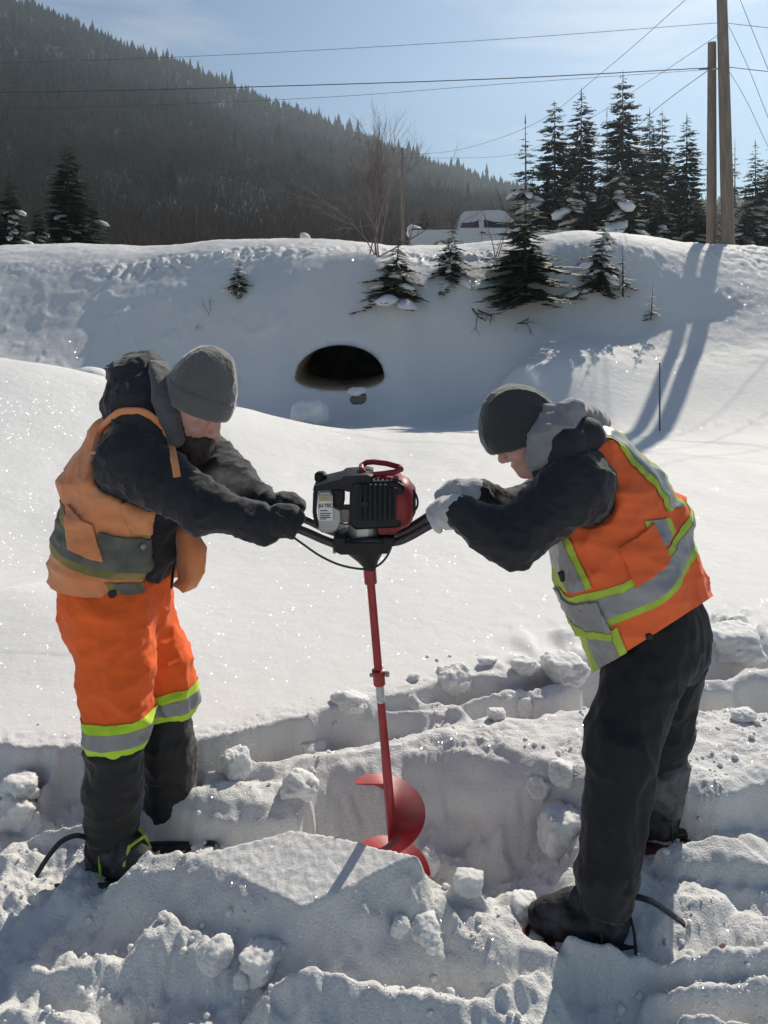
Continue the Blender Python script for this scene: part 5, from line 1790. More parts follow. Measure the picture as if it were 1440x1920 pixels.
for (h0, h1, mt) in ((0.040, 0.022, M_YELLOW_VEST), (0.022, -0.022, M_SILVER), (-0.022, -0.040, M_YELLOW_VEST)):
    band(vb, [(cK + rK * h0, rK), (cK + rK * h1, -rK), (cB + axB * 0.058, -axB), (K(1240, 975, yc), UP), near], 0.006 if mt is M_SILVER else 0.0045, 'back_stripe', mt, vb)
# brace over the shoulder down the back
for (h0, h1, mt) in ((0.125, 0.105, M_YELLOW_VEST), (0.105, 0.045, M_SILVER), (0.045, 0.025, M_YELLOW_VEST)):
    o = bc
    band(vb, [(o + sB * h0, sB), (o + sB * h1, -sB), (K(1145, 930, 2.43), -Vector((0.78, 0, 0.62))), (K(1250, 955, 2.3), -UP)], 0.006 if mt is M_SILVER else 0.0045, 'shoulder_brace', mt, vb)
# chest pocket, side pocket, tabs
band(vb, [(K(1235, 1010, yc), rK), (K(1150, 1010, yc), -rK), (K(1190, 1000, yc), axB), (K(1185, 1085, yc), -axB), near], 0.010, 'side_pocket', M_VEST_NEW, vb, 0.008, True)
band(vb, [(K(1150, 1195, yc), rB), (K(1060, 1195, yc), -rB), (K(1100, 1140, yc), axB), (K(1105, 1205, yc), -axB), near], 0.012, 'front_pocket', M_SILVER, vb, 0.010)
band(vb, [(K(1152, 1200, yc), rB), (K(1060, 1195, yc), -rB), (K(1108, 1204, yc), axB), (K(1110, 1222, yc), -axB), near], 0.014, 'pocket_hem', M_YELLOW_VEST, vb, 0.010)
mb = MB(); mb.box(onto(1097, 842, [vb], 0.008)[0], (0.036, 0.02, 0.028), Matrix.Rotation(rad(25), 3, 'Y'), 0.004); mb.build('radio_clip', M_BLACKTRIM, vb)
disc('snap', *onto(1217, 1193, [vb], 0.002), 0.010, M_BLACKTRIM, vb)
disc('snap', *onto(1092, 1140, [vb], 0.007), 0.010, M_SILVER_OLD, vb)
mb = MB(); mb.box(onto(1058, 1080, [vb], 0.008)[0], (0.018, 0.012, 0.030), Matrix.Rotation(rad(-20), 3, 'Y'), 0.003); mb.build('pen_loop', M_BLACKTRIM, vb)
# rolled lip of the back pouch
sheet_piece('pouch_flap', [[K(1240, 930, 2.36), K(1262, 925, 2.40), K(1282, 932, 2.46)], [K(1250, 955, 2.33), K(1272, 955, 2.37), K(1281, 958, 2.45)], [K(1248, 985, 2.34), K(1268, 985, 2.38), K(1276, 980, 2.45)]], 0.010, M_VEST_NEW, vb)

# hood
def hoodB(P):
    ax = (tuple(Vector((0.9, 0, 0.42)).normalized()), (0, 1, 0), tuple(Vector((-0.42, 0, 0.9)).normalized()))
    d = chain(P, [K(1020, 775, 2.34), K(1012, 820, 2.31), K(1008, 870, 2.32)], [0.032, 0.036, 0.028], 0.02)
    d = smin(d, chain(P, [K(1020, 775, 2.48), K(1012, 820, 2.50), K(1008, 870, 2.48)], [0.032, 0.036, 0.028], 0.02), 0.03)
    d = smin(d, chain(P, [K(1022, 772, 2.40), K(1060, 790, 2.38), K(1118, 800, 2.42)], [0.036, 0.055, 0.035], 0.03), 0.04)
    d = smin(d, cap(P, K(1078, 768, 2.32), K(1128, 790, 2.46), 0.028, 0.026), 0.03)
    d = smin(d, chain(P, [K(1078, 768, 2.32), K(1045, 815, 2.29), K(1020, 862, 2.30)], [0.03, 0.045, 0.03], 0.03), 0.04)
    d = smax(d, -cap(P, K(1042, 762, 2.36), K(1040, 740, 2.42), 0.018, 0.03), 0.015)
    return d
lo, hi = bounds([K(1012, 870, 2.32), K(1130, 770, 2.42), K(1040, 760, 2.5)], 0.1)
hb = garment('hood', hoodB, lo, hi, 0.0055, M_HOOD_PALE, B, fold=[(0.014, (9, 7, 9), None, 141, 2.8), (0.006, (22, 16, 22), None, 142, 3.0)])
def collarB(P):
    d = chain(P, [K(1020, 880, 2.30), K(1060, 835, 2.28), K(1100, 815, 2.32), K(1122, 822, 2.42)], [0.035, 0.050, 0.045, 0.03], 0.03)
    return smin(d, chain(P, [K(1020, 880, 2.50), K(1060, 835, 2.54), K(1100, 815, 2.52), K(1122, 822, 2.42)], [0.035, 0.050, 0.045, 0.03], 0.03), 0.03)
lo, hi = bounds([K(1020, 880, 2.30), K(1122, 822, 2.42), K(1060, 835, 2.54)], 0.09)
garment('jacket_collar', collarB, lo, hi, 0.006, M_JACKET, B, fold=[(0.006, (12, 10, 12), None, 143, 2.0)])
hat(HB + fHB * 0.008, fHB, sHB, uB, B, M_HAT_BLACK, top=0.132, fw=0.122, sd=0.098, tilt=-0.10, cuff_h=0.05, shift=0.004, crown_shift=0.006, seed=55)

# lower legs
gaiter([K(1138, 1640, 2.25), K(1134, 1672, 2.25)], [0.086, 0.080], 0, 'gaiter', B, M_GAITER, 151)
gaiter([K(1242, 1395, 2.63), K(1240, 1450, 2.64), K(1237, 1500, 2.66)], [0.082, 0.080, 0.068], 0, 'gaiter', B, M_SNOWY, 153)
h3 = K(1140, 1756, 2.25); boot(h3, h3 + fB * 0.175 + Vector((0, -0.02, 0.03)), K(1130, 1672, 2.25), 0.058, B)
h4 = K(1240, 1556, 2.66); boot(h4, h4 + fB * 0.18, K(1236, 1505, 2.66), 0.056, B)

# gloves
rN = (K(738, 1016, 2.36), K(832, 972, 2.33)); rF = (K(735, 1002, 2.48), K(845, 938, 2.43))
for (c_, ad, w_) in ((K(836, 969, 2.335) , (rN[1] - rN[0]), bwN), (K(851, 935, 2.43), (rF[1] - rF[0]), bwF)):
    ad = ad.normalized()
    fn = grip_fn(c_, ad, Vector((0.25, 0.1, 1)), w_ + Vector((0, 0, 0.0)), rb=0.0135, fr=0.0125, flip=1, sp=0.0225)
    lo, hi = bounds([c_, w_], 0.11)
    garment('glove', lambda P, fn=fn, w=w_, c=c_: smin(fn(P), cap(P, c.lerp(w, 0.5), w, 0.038, 0.045), 0.02), lo, hi, 0.0045, M_GLOVE_WH, B, fold=[(0.0035, (26, 26, 26), None, 160, 1.8)])


# ------------------------------------------------------------------ snowshoes (each a thing under a boot)
def snowshoe(tail, nose, w, label, mat, zt=0.0, strap=None, lime=False):
    t, n = Vector(tail), Vector(nose)
    ax = (n - t).normalized(); sd = ax.cross(UP).normalized(); up = sd.cross(ax)
    L = (n - t).length
    e = empty('snowshoe', t.lerp(n, 0.5))
    N = 40
    def outline(k):
        return [t + ax * (L * 0.5 * (1 - math.cos(a))) + sd * (w * k * (abs(math.sin(a)) ** 0.7) * math.copysign(1, math.sin(a)) * (0.85 + 0.15 * (1 - math.cos(a)) / 2)) + up * 0.05 * max(0, (1 - math.cos(a)) / 2 - 0.85) * 3 for a in np.linspace(0, 2 * math.pi, N, endpoint=False)]
    mb = MB(); o1 = outline(1.0); mb.tube(o1 + [o1[0]], 0.011, 8, cap=False); mb.build('frame', mat, e)
    mb = MB(); o2 = outline(0.96); mb.loft([[p + up * 0.003 for p in o2], [p - up * 0.004 for p in o2]]); mb.build('deck', mat, e, smooth=False)
    c = t.lerp(n, 0.56)
    mb = MB(); mb.box(c + up * 0.015, (0.22, 0.10, 0.02), Matrix((ax, sd, up)).transposed(), 0.006); mb.build('binding_plate', M_SNOWSHOE, e)
    for k in (-0.05, 0.04):
        q = c + ax * k
        mb = MB(); mb.tube([q - sd * 0.065 + up * 0.01, q - sd * 0.06 + up * 0.07, q + up * 0.105, q + sd * 0.06 + up * 0.07, q + sd * 0.065 + up * 0.01], 0.008, 6, flat=0.5); mb.build('binding_strap', M_LIME if lime else M_SNOWSHOE, e)
    if strap:
        S0_ = [K(*p) for p in strap]; S = []
        for i in range(len(S0_) - 1):
            p0, p1, p2, p3 = S0_[max(i - 1, 0)], S0_[i], S0_[i + 1], S0_[min(i + 2, len(S0_) - 1)]
            for k in range(5):
                t_ = k / 5
                S.append(0.5 * ((2 * p1) + (p2 - p0) * t_ + (2 * p0 - 5 * p1 + 4 * p2 - p3) * t_ * t_ + (3 * p1 - p0 - 3 * p2 + p3) * t_ ** 3))
        S.append(S0_[-1])
        mb = MB(); mb.tube(S, [0.012] * (len(S) - 1) + [0.014], 8, flat=0.45); mb.build('heel_strap', M_SNOWSHOE, e)
    tag(e, label, 'snowshoe', 'snowshoes')
    return e


t0 = K(15, 1592, 2.60)
snowshoe(K(20, 1636, 2.56), K(405, 1612, 2.52), 0.10, 'black snowshoe with lime binding under the left worker\'s near boot', M_SNOWSHOE, strap=[(178, 1582, 2.50), (160, 1570, 2.49), (140, 1567, 2.48), (115, 1578, 2.46), (95, 1600, 2.44), (78, 1625, 2.42), (68, 1642, 2.41)], lime=True)
snowshoe(K(262, 1575, 2.80), K(400, 1560, 2.66), 0.09, 'snowshoe mostly buried under the left worker\'s far boot', M_SNOWSHOE)
snowshoe(K(1352, 1760, 2.235), K(985, 1775, 2.24), 0.095, 'dark red snowshoe under the stooping worker\'s near boot', M_SNOWSHOE_RED, strap=[(1165, 1682, 2.22), (1195, 1682, 2.21), (1225, 1692, 2.20), (1255, 1712, 2.20), (1282, 1732, 2.20)])
snowshoe(K(1384, 1552, 2.67), K(1090, 1570, 2.67), 0.09, 'dark red snowshoe under the stooping worker\'s far boot', M_SNOWSHOE_RED)
# ------------------------------------------------------------------ powered ice auger
M_RED = material('auger_red_paint', (0.40, 0.014, 0.022), rough=0.4, var=0.35, scale=26, coat=0.2, col2=(0.30, 0.012, 0.016), bump=0.15, bscale=60, bdist=0.002)
M_RED_PLASTIC = material('red_plastic', (0.22, 0.010, 0.016), rough=0.5, var=0.1, scale=10)
M_BLK_PLASTIC = material('black_engine_plastic', (0.010, 0.011, 0.013), rough=0.5, spec=0.3, var=0.25, scale=18, bump=0.15, bscale=80, bdist=0.003)
M_TANK = material('milky_fuel_tank', (0.42, 0.43, 0.40), rough=0.35, var=0.12, scale=9, sss=0.3)
M_ALU = material('cast_aluminium', (0.42, 0.42, 0.41), rough=0.45, metallic=0.6, var=0.2, scale=14)
M_BEIGE = material('beige_carburettor', (0.35, 0.31, 0.24), rough=0.6, var=0.2, scale=20)
M_LABEL = material('white_label', (0.72, 0.70, 0.64), rough=0.5, var=0.06, scale=20)
M_TAN = material('tan_print', (0.42, 0.32, 0.17), rough=0.5, var=0.2, scale=30)
M_INK = material('black_print', (0.02, 0.02, 0.022), rough=0.5)
M_GREYBAR = material('dark_handlebar', (0.032, 0.022, 0.024), rough=0.35, var=0.3, scale=14, coat=0.2)
M_STICKER = material('silver_sticker', (0.55, 0.55, 0.54), rough=0.4, var=0.3, scale=60)
AD = 2.42
aug = empty('ice_auger', K(742, 1650, AD + 0.08))
tag(aug, 'red two-person gas ice auger standing in the snow pit between the workers', 'auger')


def pbox(x0, y0, x1, y1, d0, d1, bevel=0.006, tilt=0.0, taper=1.0):
    dm = (d0 + d1) / 2
    c = K((x0 + x1) / 2, (y0 + y1) / 2, dm)
    mb = MB(); mb.box(c, ((x1 - x0) * dm / F_PX, d1 - d0, (y1 - y0) * dm / F_PX), Matrix.Rotation(rad(tilt), 3, 'Y'), bevel, taper)
    return mb


def profile(pts, d0, d1, bevel=0.0):
    """side outline in pixels carried from depth d0 to d1"""
    dm = (d0 + d1) / 2
    W = [K(px, py, dm) for px, py in pts]
    cen = sum(W, Vector()) / len(W)
    rings = []
    for d, k in ((d0, 1 - bevel), (d0 + 0.008, 1.0), (d1 - 0.008, 1.0), (d1, 1 - bevel)):
        rings.append([cen + (w - cen) * k + Vector((0, d - dm, 0)) for w in W])
    mb = MB(); mb.loft(rings)
    return mb


# engine block and cover
cov = profile([(658, 900), (664, 894), (742, 893), (756, 902), (761, 925), (759, 960), (748, 978), (668, 982), (656, 972)], AD - 0.075, AD + 0.08, 0.10).build('engine_cover', M_BLK_PLASTIC, aug)
for i in range(8):
    x = 676 + i * 9.2
    pbox(x - 2.2, 905 + (2 if i < 6 else 8), x + 2.2, 976 - (3 if i > 5 else 0), AD - 0.088, AD - 0.060, 0.002).build('cooling_rib', M_BLK_PLASTIC, cov)
for i in range(6):
    x = 694 + i * 8.2
    pbox(x - 1.6, 892, x + 1.6, 905, AD - 0.06, AD + 0.05, 0.0015, -12).build('cooling_fin', M_ALU, cov)
mb = MB(); c = K(684, 945, AD - 0.079); mb.tube([c + Vector((0, 0.01, 0)), c, c + Vector((0, -0.003, 0))], [0.013, 0.013, 0.009], 16); mb.build('exhaust_port', M_TRIM, cov)
# recoil housing
rings = []
for x, k in ((735, 0.86), (742, 1.0), (756, 1.0), (766, 0.90), (773, 0.70), (776, 0.45)):
    c = K(x, 940, AD); hz_, hy_ = 0.076 * k, 0.080 * k
    rings.append([c + Vector((0, math.copysign(abs(math.cos(a)) ** 0.75, math.cos(a)) * hy_, math.copysign(abs(math.sin(a)) ** 0.75, math.sin(a)) * hz_)) for a in np.linspace(0, 2 * math.pi, 32, endpoint=False)])
mb = MB(); mb.loft(rings); rec = mb.build('recoil_housing', M_RED_PLASTIC, aug)
rings2 = []
for x, k in ((766, 0.62), (775, 0.60), (779, 0.45)):
    c = K(x, 938, AD)
    rings2.append([c + Vector((0, math.cos(a) * 0.088 * k, math.sin(a) * 0.083 * k)) for a in np.linspace(0, 2 * math.pi, 28, endpoint=False)])
mb = MB(); mb.loft(rings2); mb.build('recoil_cap', M_BLK_PLASTIC, rec)
profile([(700, 893), (720, 889), (752, 893), (760, 905), (745, 908), (735, 898), (705, 898)], AD - 0.05, AD + 0.06, 0.05).build('top_cowl', M_RED_PLASTIC, rec)
profile([(706, 980), (755, 968), (752, 984), (735, 994), (710, 993)], AD - 0.06, AD + 0.06, 0.08).build('lower_cowl', M_RED_PLASTIC, rec)
# starter pull ring on top
ring = [(678, 873), (688, 867), (700, 866), (725, 869), (750, 876), (752, 880), (740, 885), (720, 888), (700, 890), (686, 889), (678, 881)]
P_ = [K(x, y, AD - 0.02 + (0.045 if y < 877 else -0.01)) for x, y in ring]
mb = MB(); mb.tube(P_ + [P_[0]], 0.0085, 10, cap=False); mb.build('starter_handle', M_RED_PLASTIC, aug)
mb = MB(); mb.tube([K(690, 889, AD), K(692, 897, AD)], 0.008, 8); mb.build('starter_guide', M_BLK_PLASTIC, aug)
# top shroud and fuel cap
profile([(590, 912), (592, 903), (606, 898), (640, 890), (648, 884), (690, 881), (700, 884), (700, 897), (694, 910), (655, 914), (640, 908), (600, 912)], AD - 0.07, AD + 0.07, 0.06).build('top_shroud', M_BLK_PLASTIC, aug)
mb = MB(); c = K(602, 893, AD); mb.tube([c - UP * 0.012, c + UP * 0.006, c + UP * 0.014], [0.020, 0.020, 0.012], 12); mb.build('fuel_cap', M_BLK_PLASTIC, aug)
# fuel tank with label
tank = profile([(597, 920), (602, 913), (620, 912), (625, 918), (625, 942), (640, 950), (641, 968), (636, 984), (628, 991), (606, 991), (599, 985)], AD - 0.060, AD + 0.05, 0.10).build('fuel_tank', M_TANK, aug)
lab = pbox(596.5, 929, 624, 976, AD - 0.0650, AD - 0.0605, 0.0008).build('label', M_LABEL, tank)
pbox(598, 931, 623, 939.5, AD - 0.0665, AD - 0.0650, 0.0003).build('tan_stripe', M_TAN, tank)
for i, (y, x1) in enumerate(((957, 614), (962, 620), (966, 618), (969.5, 620), (972.5, 612))):
    pbox(600, y, x1, y + 1.4, AD - 0.0662, AD - 0.0650, 0.0).build('small_print', M_INK, tank)
cu = bpy.data.curves.new('label_lettering', 'FONT'); cu.body = 'JU-TEC'; cu.size = 1.0; cu.offset = 0.022; cu.align_x = 'CENTER'; cu.align_y = 'CENTER'
tob = bpy.data.objects.new('label_lettering_tmp', cu); LINK(tob)
bpy.context.view_layer.update()
tme = bpy.data.meshes.new_from_object(tob.evaluated_get(bpy.context.evaluated_depsgraph_get()))
bpy.data.objects.remove(tob)
co = np.zeros(len(tme.vertices) * 3); tme.vertices.foreach_get('co', co); co = co.reshape(-1, 3)
w_ = co[:, 0].max() - co[:, 0].min(); tgt = 25.5 * AD / F_PX; k = tgt / w_
c = K(610.5, 948.5, AD - 0.0672)
co = np.stack([c.x + co[:, 0] * k, np.full(len(co), c.y), c.z + co[:, 1] * k * 1.15], 1)
tme.vertices.foreach_set('co', co.ravel()); tme.update()
obj('lettering', tme, M_INK, tank)
# carrying bracket and carburettor
mb = MB(); mb.tube([K(596, 912, AD - 0.05), K(591, 925, AD - 0.05), K(590, 960, AD - 0.05), K(593, 982, AD - 0.05), K(604, 992, AD - 0.05)], 0.0065, 8); mb.build('tank_guard', M_BLK_PLASTIC, aug)
pbox(625, 912, 646, 944, AD - 0.05, AD + 0.04, 0.005).build('air_filter', M_BLK_PLASTIC, aug)
pbox(640, 950, 660, 975, AD - 0.04, AD + 0.03, 0.004).build('carburettor', M_BEIGE, aug)
mb = MB(); mb.tube([K(634, 946, AD - .05), K(645, 950, AD - .05), K(660, 946, AD - .05)], 0.0025, 6); mb.build('linkage', M_TRIM, aug)
mb = MB(); mb.tube([K(637, 980, AD - .05), K(648, 983, AD - .05), K(660, 980, AD - .04)], 0.0025, 6); mb.build('fuel_line', M_TRIM, aug)
# clutch housing
rings = []
for y, r in ((972, 0.046), (985, 0.050), (1008, 0.053), (1012, 0.046)):
    c = K(683, y, AD); rings.append([c + Vector((math.cos(a) * r, math.sin(a) * r, 0)) for a in np.linspace(0, 2 * math.pi, 28, endpoint=False)])
mb = MB(); mb.loft(rings); clu = mb.build('clutch_housing', M_ALU, aug)
pbox(668, 977, 692, 1006, AD - 0.060, AD - 0.045, 0.003).build('housing_rib', M_ALU, clu)
# gearbox plate and cone
gb = profile([(626, 1008), (640, 1004), (725, 1004), (735, 1010), (730, 1024), (640, 1026), (628, 1020)], AD - 0.08, AD + 0.085, 0.06).build('gear_plate', M_BLK_PLASTIC, aug)
rings = []
for y, x, rx, ry in ((1022, 680, 0.076, 0.070), (1030, 682, 0.064, 0.060), (1050, 689, 0.034, 0.036), (1062, 693, 0.021, 0.022), (1068, 693, 0.019, 0.019)):
    c = K(x, y, AD); rings.append([c + Vector((math.cos(a) * rx, math.sin(a) * ry, 0)) for a in np.linspace(0, 2 * math.pi, 28, endpoint=False)])
mb = MB(); mb.loft(rings); mb.build('gear_cone', M_BLK_PLASTIC, aug)
for x in (628, 718):
    pbox(x, 994, x + 22, 1010, AD - 0.085, AD + 0.09, 0.004).build('bar_clamp', M_BLK_PLASTIC, gb)
for x, y in ((627, 1032), (716, 1030)):
    mb = MB(); c = K(x, y - 5, AD - 0.06); mb.tube([c, c - UP * 0.016], 0.005, 8); mb.build('bolt', M_ALU, gb)
# handlebars
def bar(pts, label=None):
    P = [K(*p) for p in pts]
    out = []
    for i in range(len(P) - 1):
        p0, p1, p2, p3 = P[max(i - 1, 0)], P[i], P[i + 1], P[min(i + 2, len(P) - 1)]
        for k in range(6):
            t = k / 6
            out.append(0.5 * ((2 * p1) + (p2 - p0) * t + (2 * p0 - 5 * p1 + 4 * p2 - p3) * t * t + (3 * p1 - p0 - 3 * p2 + p3) * t ** 3))
    out.append(P[-1])
    mb = MB(); mb.tube(out, 0.0128, 12); return mb.build('handlebar', M_GREYBAR, aug)
bar([(690, 1014, 2.36), (640, 1021, 2.36), (612, 1014, 2.36), (575, 998, 2.363), (545, 987, 2.365), (506, 974, 2.37)])
bar([(690, 1000, 2.49), (645, 1001, 2.50), (616, 994, 2.50), (580, 977, 2.50), (548, 964, 2.50), (512, 950, 2.51)])
bar([(690, 1014, 2.36), (738, 1016, 2.36), (764, 1008, 2.355), (800, 988, 2.345), (826, 974, 2.335), (862, 957, 2.33)])
bar([(690, 1000, 2.48), (735, 1000, 2.48), (760, 994, 2.47), (800, 970, 2.45), (842, 941, 2.43), (874, 920, 2.43)])
# throttle cable and fuel hose
def hose(pts, r, name):
    P = [K(*p) for p in pts]; out = []
    for i in range(len(P) - 1):
        p0, p1, p2, p3 = P[max(i - 1, 0)], P[i], P[i + 1], P[min(i + 2, len(P) - 1)]
        for k in range(8):
            t = k / 8
            out.append(0.5 * ((2 * p1) + (p2 - p0) * t + (2 * p0 - 5 * p1 + 4 * p2 - p3) * t * t + (3 * p1 - p0 - 3 * p2 + p3) * t ** 3))
    out.append(P[-1])
    mb = MB(); mb.tube(out, r, 6); mb.build(name, M_TRIM, aug)
hose([(540, 1000, 2.35), (565, 1018, 2.33), (600, 1042, 2.33), (640, 1060, 2.33), (685, 1067, 2.33), (712, 1058, 2.34), (730, 1035, 2.36), (738, 1005, 2.38), (738, 985, 2.40)], 0.0032, 'throttle_cable')
hose([(764, 905, AD), (775, 918, AD - .03), (783, 938, AD - .04), (780, 954, AD - .04), (766, 961, AD - .02)], 0.0035, 'fuel_hose')
# shaft
S0, S1 = K(693, 1066, AD), K(744, 1660, AD + 0.08)
sdir = (S1 - S0).normalized()
def on_shaft(py): return S0.lerp(S1, (py - 1066) / (1660 - 1066))
mb = MB(); mb.tube([on_shaft(1066), on_shaft(1092), on_shaft(1093)], [0.0195, 0.0195, 0.014], 18); mb.build('drive_collar', M_RED, aug)
mb = MB(); mb.tube([on_shaft(1085), on_shaft(1252)], 0.0128, 16); mb.build('upper_shaft', M_RED, aug)
mb = MB(); mb.tube([on_shaft(1250), on_shaft(1252), on_shaft(1262), on_shaft(1264), on_shaft(1278), on_shaft(1279)], [0.0145, 0.0205, 0.0205, 0.0185, 0.0185, 0.014], 18); cpl = mb.build('coupling', M_RED, aug)
mb = MB(); c = on_shaft(1259); mb.tube([c - Vector((0.027, 0.01, 0)), c + Vector((0.027, 0, 0))], 0.006, 8); mb.tube([c + Vector((0.022, 0, 0)), c + Vector((0.032, -0.002, 0))], 0.009, 6); mb.build('coupling_bolt', M_BEIGE, cpl)
mb = MB(); mb.tube([on_shaft(1279), on_shaft(1311)], 0.0128, 16, cap=False); mb.build('sticker', M_STICKER, aug)
mb = MB(); mb.tube([on_shaft(1311), on_shaft(1480), on_shaft(1660)], [0.0125, 0.0150, 0.0155], 16); lsh = mb.build('lower_shaft', M_RED, aug)
# spiral flight: left -> back -> right -> front, going down
sx = Vector((1, 0, 0)); sx = (sx - sdir * sx.dot(sdir)).normalized(); sy = sdir.cross(sx).normalized()
if sy.y < 0: sy = -sy
Lp = 0.212
rin, rout = 0.013, 0.108
start = on_shaft(1466)
V, F = [], []
N = 110; turns = 1.5
for i in range(N + 1):
    t = i / N
    th = math.pi - t * turns * 2 * math.pi
    dcl = t * turns * Lp
    ro = rout * min(1.0, 0.93 + t * 3)
    e = sx * math.cos(th) + sy * math.sin(th)
    b = start + sdir * dcl
    for r_, o_ in ((rin, -0.0025), (ro, -0.0015), (ro, 0.0015), (rin, 0.0025)):
        lip = -0.010 * (r_ - rin) / rout
        V.append(b + e * r_ + sdir * (o_ + lip))
for i in range(N):
    for j in range(4):
        a, b2 = i * 4 + j, i * 4 + (j + 1) % 4
        F.append((a, b2, b2 + 4, a + 4))
F += [(0, 1, 2, 3), tuple(N * 4 + j for j in (3, 2, 1, 0))]
mb = MB(); mb.add(V, F); mb.build('spiral_flight', M_RED, aug, angle=50)
bl_c = start + sdir * (turns * Lp + 0.01)
for s_ in (-1, 1):
    mb = MB(); mb.box(bl_c + sx * s_ * 0.055, (0.09, 0.03, 0.004), Matrix.Rotation(rad(20 * s_), 3, 'X'), 0.001); mb.build('cutting_blade', M_STEEL, aug)

# ------------------------------------------------------------------ loose snow chunks
def near_point(px, py):
    """where the sight line through a pixel first meets the broken snow"""
    Ys = np.linspace(1.75, 4.4, 700)
    zg = ground_zs((px - 720) * Ys / F_PX, Ys)
    k_ = np.where(zg >= ZC - (py - HOR) * Ys / F_PX)[0]
    i_ = k_[0] if len(k_) else 699
    return Vector(((px - 720) * Ys[i_] / F_PX, Ys[i_], zg[i_]))


def chunk(px, py, size_px, z, label, seed, blocky=0.0, flat=0.85, sx_=1.0, rz=0.0, sink=0.25):
    """a broken piece of snow: a few random fracture planes, softened and crumbled"""
    b = near_point(px, py)
    r = size_px * b.y / F_PX
    rn = np.random.default_rng(seed)
    nrm = rn.normal(0, 1, (11, 3)); nrm /= np.linalg.norm(nrm, axis=1, keepdims=True)
    if blocky > 0:
        nrm[:6] = np.array([(1, 0, 0.1), (-1, 0.1, 0), (0, 1, 0), (0.1, -1, 0.1), (0, 0.1, 1), (0, 0, -1)]) + rn.normal(0, 0.12, (6, 3))
        nrm /= np.linalg.norm(nrm, axis=1, keepdims=True)
    off_ = rn.uniform(0.62, 1.0, 11)
    if blocky > 0: off_[:6] = rn.uniform(0.72, 0.9, 6); off_[6:] = rn.uniform(0.92, 1.1, 5)
    def fn(P):
        d = np.sqrt(P[0] ** 2 + P[1] ** 2 + P[2] ** 2) - 1.12
        for n_, o_ in zip(nrm, off_):
            d = smax(d, P[0] * n_[0] + P[1] * n_[1] + P[2] * n_[2] - o_, 0.10)
        return d
    V, F = surf(fn, (-1.3, -1.3, -1.3), (1.3, 1.3, 1.3), 0.075)
    V = relax(V, F, 1)
    N = vnormals(V, F)
    q = V + seed * 0.37
    dsp = 0.10 * noise3(q[:, 0] * 2.2, q[:, 1] * 2.2, q[:, 2] * 2.2, seed) + 0.07 * noise3(q[:, 0] * 5, q[:, 1] * 5, q[:, 2] * 5, seed + 1) + 0.05 * noise3(q[:, 0] * 11, q[:, 1] * 11, q[:, 2] * 11, seed + 2)
    V = (V + N * dsp[:, None]) * np.array([sx_, 1.0, flat]) * r
    ca, sa = math.cos(rz), math.sin(rz)
    V = np.stack([V[:, 0] * ca - V[:, 1] * sa, V[:, 0] * sa + V[:, 1] * ca, V[:, 2]], 1)
    o = obj('snow_chunk', npmesh('snow_chunk', V, F), M_SNOW_CHUNK)
    o.location = b + Vector((0, r * 0.5, r * flat * (0.85 - 2 * sink)))
    tag(o, label, 'snow chunk', 'broken snow chunks')
    return o


